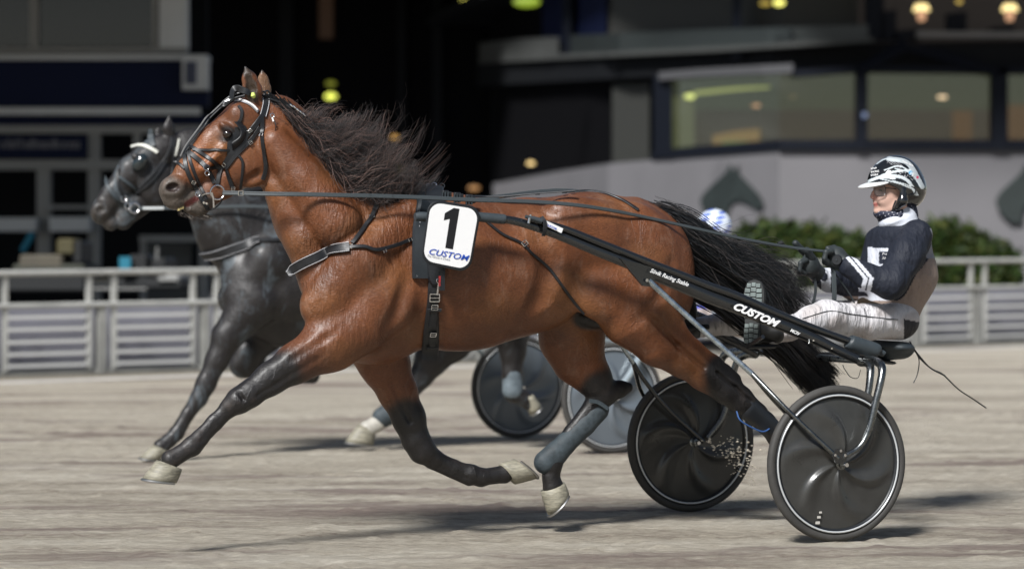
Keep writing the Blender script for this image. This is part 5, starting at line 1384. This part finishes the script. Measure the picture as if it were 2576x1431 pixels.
for x0, x1, y0, y1 in ((221,249,336,760),(92,124,427,640),(500,521,336,760),(335,351,336,420)): pbox('column', x0, x1, y0, y1, YB-.05, .25, M_grey, LB)
pbox('rail', 100, 225, 516, 526, YB-.3, .06, M_grey, LB); pbox('rail', 350, 502, 592, 608, YB-.3, .06, M_grey, LB)
pbox('door_frame', 352, 366, 608, 760, YB-.2, .1, M_grey, LB); pbox('door', 366, 480, 612, 760, YB+.3, .05, mat('door_grey', (.07,.072,.07), .6), LB)
pbox('counter', -200, 90, 548, 582, YB-.4, .3, M_greyl, LB); pbox('counter', 124, 224, 546, 582, YB-.4, .3, M_greyl, LB)
sg_ = pbox('sign_board', -200, 217, 341, 397, YB-.2, .1, M_navy, LB)
M_dimw = mat('dim_letters', (.13,.13,.15), .6)
xx = 2
while xx < 205:
    w_ = rnd.choice((6,7,9,10)); tall = rnd.random() < .25
    pbox('letter', xx, xx+w_, 349 if tall else 357, 374, YB-.23, .03, M_dimw, sg_); xx += w_+rnd.choice((2,3,3,6))
sbx = thing('sign', 'pale box sign hanging at the end of the navy fascia', 'sign', tuple(at(487, 228, YB-.5)))
pbox('box', 458, 522, 141, 226, YB-.45, .32, M_greyl, sbx); pbox('print', 466, 494, 155, 212, YB-.47, .02, mat('dim_blue', (.05,.06,.10), .6), sbx)
MB().box((-18, 36.0, 7.2), (29.5, 18, .3)).build('added_shade_roof', M_dark, LB, smooth=False)  # unseen roof added to keep the floodlight off this facade

# carts parked in front of the left stand
def cart(label, base_px, Y, body_c, wheels, parts, seat=True):
    t = thing('utility_cart', label, 'cart', (at(base_px, HZ, Y)[0], Y+.5, 0), 'carts parked by the left stand')
    for px, r in wheels:
        rr = r/F*Y; c = at(px, HZ, Y); 
        w_ = MB().tube([(c[0],Y,rr),(c[0],Y+.18,rr)], rr, 18).build('wheel', mat('cart_tyre', (.02,.02,.02), .8), t)
        MB().tube([(c[0],Y-.012,rr),(c[0],Y+.05,rr)], rr*.52, 14).build('rim', M_grey, w_)
        MB().tube([(c[0],Y+1.0,rr),(c[0],Y+1.18,rr)], rr, 18).build('wheel', mat('cart_tyre'), t)
    for nm, x0, x1, y0, y1, d, m in parts: pbox(nm, x0, x1, y0, y1, Y+.03, d, m, t).modifiers.new('b', 'BEVEL').width = .03
YC = 31.5
M_tan = mat('tan_tarp', (.09,.08,.06), .8, var=.2, vscale=3); M_yel = mat('olive_yellow', (.07,.06,.025), .7); M_cy = mat('cyan_cloth', (.01,.16,.24), .6)
cart('dark utility cart with a tan load on its bed behind the left fence', 130, YC, None, ((52,30),(167,32)),
     (('chassis', -30, 215, 690, 735, 1.1, mat('cart_black', (.012,.013,.014), .5)), ('load', 48, 158, 640, 676, .9, M_tan), ('bed', 30, 215, 664, 700, 1.1, mat('cart_olive', (.035,.038,.028), .6)), ('box', 142, 188, 600, 642, .6, M_yel), ('backrest', 184, 208, 606, 665, .8, mat('cart_black'))))
cart('dark golf cart with a pale sill and black seat behind the left fence', 350, YC, None, ((260,26),(420,30)),
     (('chassis', 228, 460, 700, 728, 1.1, mat('cart_black')), ('sill', 232, 372, 722, 732, .1, M_grey), ('seat', 322, 372, 640, 690, .9, mat('cart_black')), ('dash', 378, 420, 648, 700, .9, mat('cart_black')), ('front_panel', 395, 452, 690, 722, 1.0, M_grey), ('bumper', 232, 277, 700, 714, .2, M_yel), ('steering_column', 392, 398, 620, 660, .05, M_grey)))
t = thing('cloth', 'cyan cloth hanging on the black seat of the golf cart', 'cloth', tuple(at(315, 678, YC-.05))); pbox('drape', 300, 328, 646, 690, YC-.08, .06, M_cy, t)
pb = at(70, 650, YC+1); tp = MB().tube([at(56,632,34), at(82,586,34)], .045, 8).build('parasol', M_cy); tag(tp, 'furled cyan parasol leaning above the cart with the tan load', 'parasol')

# ------------------------------------------------------------------ right stand
RBX = np.array([900, 1270, 1400, 1530, 1750, 1960, 2576, 3000]); RBY = np.array([115, 84, 76, 68.5, 63.8, 60, 60, 60])
def rY(px): return 1/np.interp(px, RBX, 1/RBY)
def rwall(name, pxs, tops, bots, d, m, par, dep=.3, step=60):
    """piece of the curved facade between picture columns; d metres in front (negative) or behind the wall line"""
    q = []
    for a, b in zip(pxs[:-1], pxs[1:]):
        k = max(1, int(abs(b-a)/step)); q += list(np.linspace(a, b, k, endpoint=False))
    q.append(pxs[-1]); V = []
    for x in q:
        Y = rY(x)+d; Yr = rY(x)
        zt = CH-(np.interp(x, pxs, tops)-HZ)/F*Yr; bb = np.interp(x, pxs, bots) if bots is not None else None
        zb = 0. if bb is None else CH-(bb-HZ)/F*Yr
        X = (x-1288)/F*Yr
        V += [(X,Y,zb),(X,Y,zt),(X,Y+dep,zb),(X,Y+dep,zt)]
    n = len(q); Fc = []
    for i in range(n-1):
        a, b = i*4, i*4+4; Fc += [(a,b,b+1,a+1),(a+1,b+1,b+3,a+3),(a+2,a+3,b+3,b+2),(a,a+2,b+2,b)]
    Fc += [(0,1,3,2),(4*n-4,4*n-2,4*n-1,4*n-3)]
    return mesh_np(name, V, Fc, m, par, smooth=False)
RS = thing('right_stand', 'grandstand with curved grey base wall and dark framed restaurant windows at right', 'building', (8, 62, 0))
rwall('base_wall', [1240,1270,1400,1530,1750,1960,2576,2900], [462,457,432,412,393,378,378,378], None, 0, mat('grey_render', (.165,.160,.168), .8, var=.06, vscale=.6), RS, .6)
M_frame = mat('black_frame', (.008,.010,.016), .6, spec=.12)
rwall('sill', [1640,1750,1960,2576,2900], [380,368,352,352,352], [402,393,377,377,377], -.15, M_frame, RS, .4)
for a, b, t0, b0 in ((1644,1690,190,398),(2152,2180,168,378),(2492,2532,168,378),(2840,2870,168,378)): rwall('window_post', [a,b], [t0,t0], [b0,b0], -.2, M_frame, RS, .3)
rwall('window_head', [1990,2160,2520,2900], [178,168,172,172], [196,184,188,188], -.2, M_frame, RS, .3)
rwall('awning', [1655,1750,1988], [186,178,165], [206,198,188], -.6, mat('awning_grey', (.085,.085,.09), .7), RS, .5)
for p, q in (((2165,180),(2280,112)),((2280,112),(2510,182))):
    a = at(*p, 59.7); b = at(*q, 59.7); MB().tube([a, b], .13, 4).build('brace', M_frame, RS)
def emis(name, col, s=1.): return mat(name, (0.02,0.02,0.02), .8, emit=col, es=s)
# restaurant room behind the glass
RM = bpy.data.objects.new('restaurant_room', None); COL.objects.link(RM); RM.parent = RS; RM.location = (2, 3, 3)
rwall('lit_ceiling', [1690,2490,2900], [165,165,165], [262,262,262], 2.4, emis('ceiling_glow', (.030,.033,.019)), RM, .1)
rwall('lit_back_wall', [1690,2200,2490,2900], [262,262,262,262], [385,385,385,385], 2.6, emis('wall_glow', (.024,.018,.012)), RM, .1)
rwall('wood_panel', [2440,2490], [265,265], [380,380], 2.3, emis('wood_glow', (.060,.030,.010)), RM, .1)
rwall('wood_panel', [2540,2900], [250,250], [380,380], 2.3, emis('wood_glow', (.060,.030,.010)), RM, .1)
rwall('curtain', [1700,1760], [232,228], [385,385], 1.8, emis('curtain_glow', (.07,.075,.035)), RM, .1)
rwall('bar_light', [1812,1870,1935], [330,318,312], [372,370,352], 2.2, emis('bar_glow', (.16,.10,.03)), RM, .1)
rwall('bar_light', [1835,1900], [345,345], [382,378], 2.0, emis('bar_glow_green', (.12,.15,.05)), RM, .1)
rwall('table_glow', [2200,2340], [348,345], [372,372], 2.2, emis('bar_glow', (.16,.10,.03)), RM, .1)
rwall('table_glow', [2055,2085], [340,340], [372,372], 2.2, emis('bar_glow', (.16,.10,.03)), RM, .1)
rwall('light_cove', [1755,1860,1950], [222,212,208], [232,220,213], 1.2, emis('cove', (.30,.33,.10)), RM, .1)
for a, b in ((1690,2152),(2180,2492),(2532,2840)):
    g_m = mat('window_glass', (.9,.92,.9), .02, trans=1., spec=.5); rwall('window_glass', [a, (a+b)/2 if a > 1900 else 1960, b], [180]*3, [380]*3, .02, g_m, RS, .03)
# side wall bays left of the windows, upper storey
rwall('wall_bay', [1545,1600,1640], [205,203,200], [412,408,404], 1.2, mat('olive_wall', (.030,.031,.027), .8), RS, .2)
rwall('dark_bay', [1240,1545], [-200,-200], [462,414], 2.0, M_black, RS, .2)
rwall('dark_band', [1200,1640,2190,2576,2900], [160,140,106,100,100], [215,190,168,168,168], .3, M_dark, RS, 1.0)
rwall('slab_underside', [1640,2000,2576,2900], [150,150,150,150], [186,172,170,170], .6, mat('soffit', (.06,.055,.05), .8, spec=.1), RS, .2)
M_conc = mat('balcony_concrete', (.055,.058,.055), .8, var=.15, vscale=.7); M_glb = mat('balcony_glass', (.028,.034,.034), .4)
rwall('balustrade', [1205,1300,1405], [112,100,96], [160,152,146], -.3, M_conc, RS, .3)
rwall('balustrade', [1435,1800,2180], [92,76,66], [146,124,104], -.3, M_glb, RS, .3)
rwall('balcony_ledge', [1205,1800,2190], [150,122,100], [162,134,110], -.5, M_conc, RS, .4)
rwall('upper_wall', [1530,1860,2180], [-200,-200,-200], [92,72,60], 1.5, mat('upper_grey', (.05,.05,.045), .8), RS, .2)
rwall('upper_glass', [1365,1530], [-200,-200], [98,92], 1.2, M_navy, RS, .2)
for a in (1415, 1842): rwall('balcony_post', [a,a+22], [-200,-200], [150,150], -.1, M_frame, RS, .2)
rwall('upper_dark', [2180,2900], [-200,-200], [100,100], 2.4, emis('upper_room_glow', (.012,.010,.009)), RS, .2)
rwall('upper_floor_edge', [2305,2576,2900], [80,82,82], [95,96,96], -.1, mat('edge_grey', (.20,.19,.18), .8), RS, .2)
for a, b, t0, b0 in ((2185,2230,-60,100),(2225,2262,20,100),(2255,2320,68,100),(2390,2440,25,90),(2500,2560,60,92)): rwall('seat_block', [a,b], [t0+6,t0], [b0,b0], .4, M_frame, RS, .3)
a = at(900,-520,54); 
V = []; Fc = []
for i, x in enumerate((950,1100,1270,1400,1530,1750,1960,2576,3000,3900)):
    Y = rY(x); X = (x-1288)/F*Y
    V += [(X,Y-5.3,9.5),(X,Y+16,9.5),(X,Y-5.3,9.8),(X,Y+16,9.8)]
    if i: a = (i-1)*4; b = i*4; Fc += [(a,b,b+1,a+1),(a+2,a+3,b+3,b+2),(a,a+2,b+2,b)]
mesh_np('added_shade_roof', V, Fc, M_dark, RS, smooth=False)  # out-of-view roof added to shade the windows and upper storey
# dark wing between the two stands
CW = thing('middle_stand', 'unlit dark wing of the grandstand between the left and right buildings', 'building', (-4, 92, 0))
MB().box((-4, 92, 7), (44, .4, 14)).build('facade', M_black, CW, smooth=False)
for x_, w_ in ((720,18),(1010,10),(1100,12),(1250,14)): 
    p = at(x_, 300, 91.5); MB().box((p[0], 91.6, 7), (w_/F*91*2, .3, 14)).build('pilaster', M_dark, CW, smooth=False)
p = at(820, 30, 91.6); MB().box((p[0], 91.65, p[2]), (.5,.1,1.9)).build('dim_window', emis('dim_orange', (.012,.006,.003)), CW, smooth=False)
MB().box((-8, 90.5, 11.4), (44, 20, .3)).build('added_shade_roof', M_dark, CW, smooth=False)  # unseen slab added so the middle facade stays dark
# lamps
def lamp(px, py, w, h, col, s, Y, label, name='ceiling_lamp', group='small lamps in the dark stands'):
    c = at(px, py, Y); t = thing(name, label, 'lamp', tuple(c), group)
    rx, rz = w/F*Y/2, h/F*Y/2; V = []; Fc = []; n = 14; m_ = 6
    for i in range(m_+1):
        a = math.pi*i/m_
        for j in range(n): b = 2*math.pi*j/n; V.append((c[0]+rx*math.sin(a)*math.cos(b), c[1]+rx*.6*math.sin(a)*math.sin(b), c[2]+rz*math.cos(a)))
    for i in range(m_):
        for j in range(n): Fc.append((i*n+j, (i+1)*n+j, (i+1)*n+(j+1)%n, i*n+(j+1)%n))
    mesh_np('bulb', V, Fc, emis('lamp_%d_%d' % (px, py), col, s), t)
    MB().box((c[0], c[1], c[2]+rz*1.25), (rx*1.2, rx, rz*.5)).build('housing', M_black, t, smooth=False)
Yl = 88
lamp(832,243,30,17,(.75,.80,.12),1.5,Yl,'yellow-green lamp right of the bay horse\'s ears')
lamp(832,211,26,12,(.16,.17,.02),1,Yl,'dim olive lamp just above the yellow-green one')
lamp(993,347,20,13,(.65,.36,.10),1.0,Yl,'orange lamp at the ends of the flying mane')
lamp(1005,430,26,16,(.14,.13,.02),1,Yl,'dim olive lamp behind the lower mane')
lamp(1335,411,20,10,(1.,.72,.30),1.3,Yl-18,'bright orange lamp left of the grey wall')
lamp(1192,473,30,12,(.40,.20,.07),1,Yl-5,'dull orange lamp above the bay horse\'s withers')
lamp(1174,1,30,14,(.8,.75,.15),1.8,Yl,'yellow lamp at the top edge of the picture')
lamp(1216,2,30,14,(.10,.85,.35),1.6,Yl,'green lamp at the top edge beside the yellow one')
lamp(1325,6,70,26,(.30,.42,.03),.8,Yl-18,'wide lime green lamp at the top edge')
lamp(1960,8,30,16,(.95,.9,.2),1.4,59.0,'yellow lamp above the upper balcony')
lamp(1925,10,30,12,(.35,.25,.03),1,59.2,'amber glow beside the yellow balcony lamp')
lamp(2413,5,18,12,(.45,.32,.08),1,60.2,'small amber lamp between the two table lamps')
lamp(1735,243,28,14,(.45,.5,.15),1.5,61.0,'yellow-green downlight in the left restaurant window')
lamp(1903,266,22,9,(.6,.33,.17),.9,61.5,'orange downlight in the left restaurant window')
lamp(2370,245,26,9,(.85,.62,.38),1.3,61.5,'pale downlight in the middle restaurant window')
lamp(1995,244,14,7,(.14,.11,.05),1,61.5,'faint downlight near the black window post')
lamp(2175,290,14,16,(.13,.17,.28),1,59.6,'small pale blue light on the black window post')
for px in (2318, 2540):
    c = at(px, 45, 60.0); t = thing('table_lamp', 'table lamp with glowing cream shade %s' % ('left of the small amber lamp upstairs' if px == 2318 else 'at the top right corner of the picture'), 'table lamp', tuple(c), 'table lamps in the upper restaurant')
    s_ = 60/F; MB().tube([c+np.array([0,0,17*s_]), c+np.array([0,0,33*s_])], [22*s_, 15*s_], 16).build('shade', emis('shade_glow', (1.,.78,.34), 1.4), t)
    MB().tube([c+np.array([0,0,-8*s_]), c+np.array([0,0,17*s_])], [9*s_, 13*s_], 12).build('stem', emis('stem_glow', (.55,.30,.17) if px == 2318 else (.33,.13,.09), 1.), t)

# horse head reliefs on the base wall
def relief(cx, label):
    O_ = [(1760,505),(1770,486),(1786,470),(1806,452),(1822,436),(1829,426),(1836,408),(1843,428),(1849,426),(1857,412),(1860,438),(1872,450),(1886,464),(1900,479),(1912,493),(1920,508),(1921,520),(1912,529),(1900,527),(1888,518),(1870,510),(1856,506),(1843,510),(1834,522),(1829,540),(1828,560),(1800,562),(1784,548),(1768,530)]
    q = [(x+cx-1840, y) for x, y in O_]; Yw = rY(cx)-.03; n = len(q)
    c0 = at(cx, 500, Yw); t = thing('horse_head_relief', label, 'wall relief', tuple(c0), 'horse head reliefs on the grey wall')
    cc = np.array([np.mean([p[0] for p in q]), np.mean([p[1] for p in q])])
    V = [at(x, y, rY(x)+.02) for x, y in q]+[at(x, y, rY(x)-.14) for x, y in q]
    Fc = [(i, (i+1)%n, n+(i+1)%n, n+i) for i in range(n)]+[tuple(n+i for i in range(n))]
    o_ = mesh_np('head', V, Fc, mat('verdigris_bronze', (.020,.028,.027), .7, var=.3, vscale=3), t, smooth=False); md = o_.modifiers.new('b', 'BEVEL'); md.width = .015; md.segments = 1
relief(1840, 'dark green horse head relief on the grey wall above the hidden driver\'s helmet')
relief(2584, 'dark green horse head relief cut off by the right edge')
def ground_mat():
    m = bpy.data.materials.new('track_sand'); m.use_nodes = True; nt = m.node_tree; b = nt.nodes['Principled BSDF']; L = nt.links.new; N = nt.nodes.new
    b.inputs['Roughness'].default_value = .9; b.inputs['Specular IOR Level'].default_value = .25
    tc = N('ShaderNodeTexCoord')
    def noise(sc, scale, det=8, rough=.6, dist=0, rot=0):
        mp = N('ShaderNodeMapping'); mp.inputs['Scale'].default_value = sc; mp.inputs['Rotation'].default_value = (0,0,rot); L(tc.outputs['Object'], mp.inputs['Vector'])
        n = N('ShaderNodeTexNoise'); n.inputs['Scale'].default_value = scale; n.inputs['Detail'].default_value = det; n.inputs['Roughness'].default_value = rough; n.inputs['Distortion'].default_value = dist
        L(mp.outputs[0], n.inputs['Vector']); return n.outputs['Fac']
    fine = noise((.35,1,1), 30, 12, .85)
    rake = noise((.16,1,1), 2.6, 10, .68, .3, R(-10))
    big = noise((.22,1,1), 1.1, 9, .62, .6, R(-10))
    cr = N('ShaderNodeValToRGB'); e = cr.color_ramp; e.elements[0].position = .40; e.elements[0].color = (.27,.225,.18,1); e.elements[1].position = .61; e.elements[1].color = (.74,.69,.59,1)
    mid = e.elements.new(.5); mid.color = (.52,.465,.375,1)
    mx = N('ShaderNodeMix'); mx.inputs['Factor'].default_value = .42; L(fine, mx.inputs[2]); L(rake, mx.inputs[3]); L(mx.outputs[0], cr.inputs[0])
    # reddish-brown bands raked along the track
    brown_band = N('ShaderNodeMapRange'); brown_band.inputs['From Min'].default_value = .535; brown_band.inputs['From Max'].default_value = .61; L(big, brown_band.inputs['Value'])
    dm = N('ShaderNodeMath'); dm.operation = 'MULTIPLY'; dm.inputs[1].default_value = .7; L(brown_band.outputs[0], dm.inputs[0])
    mix = N('ShaderNodeMix'); mix.data_type = 'RGBA'; L(dm.outputs[0], mix.inputs['Factor']); L(cr.outputs[0], mix.inputs[6]); mix.inputs[7].default_value = (.21,.155,.14,1)
    L(mix.outputs[2], b.inputs['Base Color'])
    b1 = N('ShaderNodeBump'); b1.inputs['Strength'].default_value = 1.; b1.inputs['Distance'].default_value = .035; L(fine, b1.inputs['Height'])
    b2 = N('ShaderNodeBump'); b2.inputs['Strength'].default_value = .6; b2.inputs['Distance'].default_value = .06; L(rake, b2.inputs['Height']); L(b1.outputs[0], b2.inputs['Normal'])
    L(b2.outputs[0], b.inputs['Normal'])
    return m
M_sand = ground_mat()
def fsmooth(shape, dx, dy, sx, sy, g):
    a = g.normal(0, 1, shape); fx = np.fft.fftfreq(shape[0])[:,None]*2*np.pi; fy = np.fft.rfftfreq(shape[1])[None,:]*2*np.pi
    a = np.fft.irfft2(np.fft.rfft2(a)*np.exp(-.5*((fx*sx/dx)**2+(fy*sy/dy)**2)), shape); return a/a.std()
gx = np.arange(-7, 7.3, .02); gy = [8.6]
while gy[-1] < 25: gy.append(gy[-1]+.02*gy[-1]/10)
gy = np.array(gy); sh = (len(gx), len(gy)); g_ = np.random.default_rng(21)
Hh = .0035*fsmooth(sh,.02,.02,.05,.02,g_)+.0045*np.maximum(fsmooth(sh,.02,.02,.03,.025,g_)-.6,0)**1.2*2+.0025*fsmooth(sh,.02,.02,.35,.05,g_)+.004*fsmooth(sh,.02,.02,.9,.5,g_)+.0022*fsmooth(sh,.02,.02,.016,.012,g_)
# hoof scuffs and wheel lines
for (x0, y0) in zip(g_.uniform(-6, 6, 130), g_.uniform(9, 22, 130)):
    ix = (np.abs(gx-x0) < .4); iy = (np.abs(gy-y0) < .4); dx = gx[ix][:,None]-x0; dy = gy[iy][None,:]-y0
    r = np.hypot(dx*.8, dy); Hh[np.ix_(ix, iy)] += -.022*np.exp(-(r/.07)**2)+.013*np.exp(-((r-.12)/.04)**2)
fade = np.clip((gx+7)/.6, 0, 1)*np.clip((7.2-gx)/.6, 0, 1); fade2 = np.clip((25-gy)/3, 0, 1)
Hh = Hh*fade[:,None]*fade2[None,:]
Hh = np.clip(Hh*.55, -.014, .016)-.003
XX, YY = np.meshgrid(gx, gy, indexing='ij'); V = np.stack([XX, YY, Hh], -1).reshape(-1, 3)
ii = np.arange(len(gx)-1)[:,None]*len(gy); jj = np.arange(len(gy)-1)[None,:]; a = ii+jj
Fq = np.stack([a, a+len(gy), a+len(gy)+1, a+1], -1).reshape(-1, 4)
g = mesh_np('track_sand', V, Fq, M_sand, None); tag(g, kind='structure')
g = mesh_np('track_ground', [(-150,-60,-.024),(150,-60,-.024),(150,24.6,-.024),(150,24.6,0),(150,200,0),(-150,200,0),(-150,24.6,0),(-150,24.6,-.024)], [(0,1,2,7),(7,2,3,6),(6,3,4,5)], M_sand, None, smooth=False); tag(g, kind='structure')

# clods of sand thrown up behind the far wheel
g_ = np.random.default_rng(5); V = []; Fc = []
for i in range(170):
    f = g_.uniform(0,1)**.7; px = 1775+125*f+g_.normal(0,9); py = 1105+70*f+g_.normal(0,26*(.3+f)); c = A1.wp(px, py, g_.uniform(.3,.55)); r = g_.uniform(.0015,.0052)
    b = len(V); V += [c+r*g_.normal(0,.25,3)+np.array(d)*r*np.array([1.8,1,1]) for d in ((1,0,0),(-1,0,0),(0,1,0),(0,-1,0),(0,0,1),(0,0,-1))]
    Fc += [(b,b+2,b+4),(b+2,b+1,b+4),(b+1,b+3,b+4),(b+3,b,b+4),(b+2,b,b+5),(b+1,b+2,b+5),(b+3,b+1,b+5),(b,b+3,b+5)]
tag(mesh_np('flying_sand', V, Fc, mat('sand_clod', (.75,.68,.56), .9), None, smooth=False), 'small clods of sand flying in front of the far wheel disc', 'sand', kind='stuff')
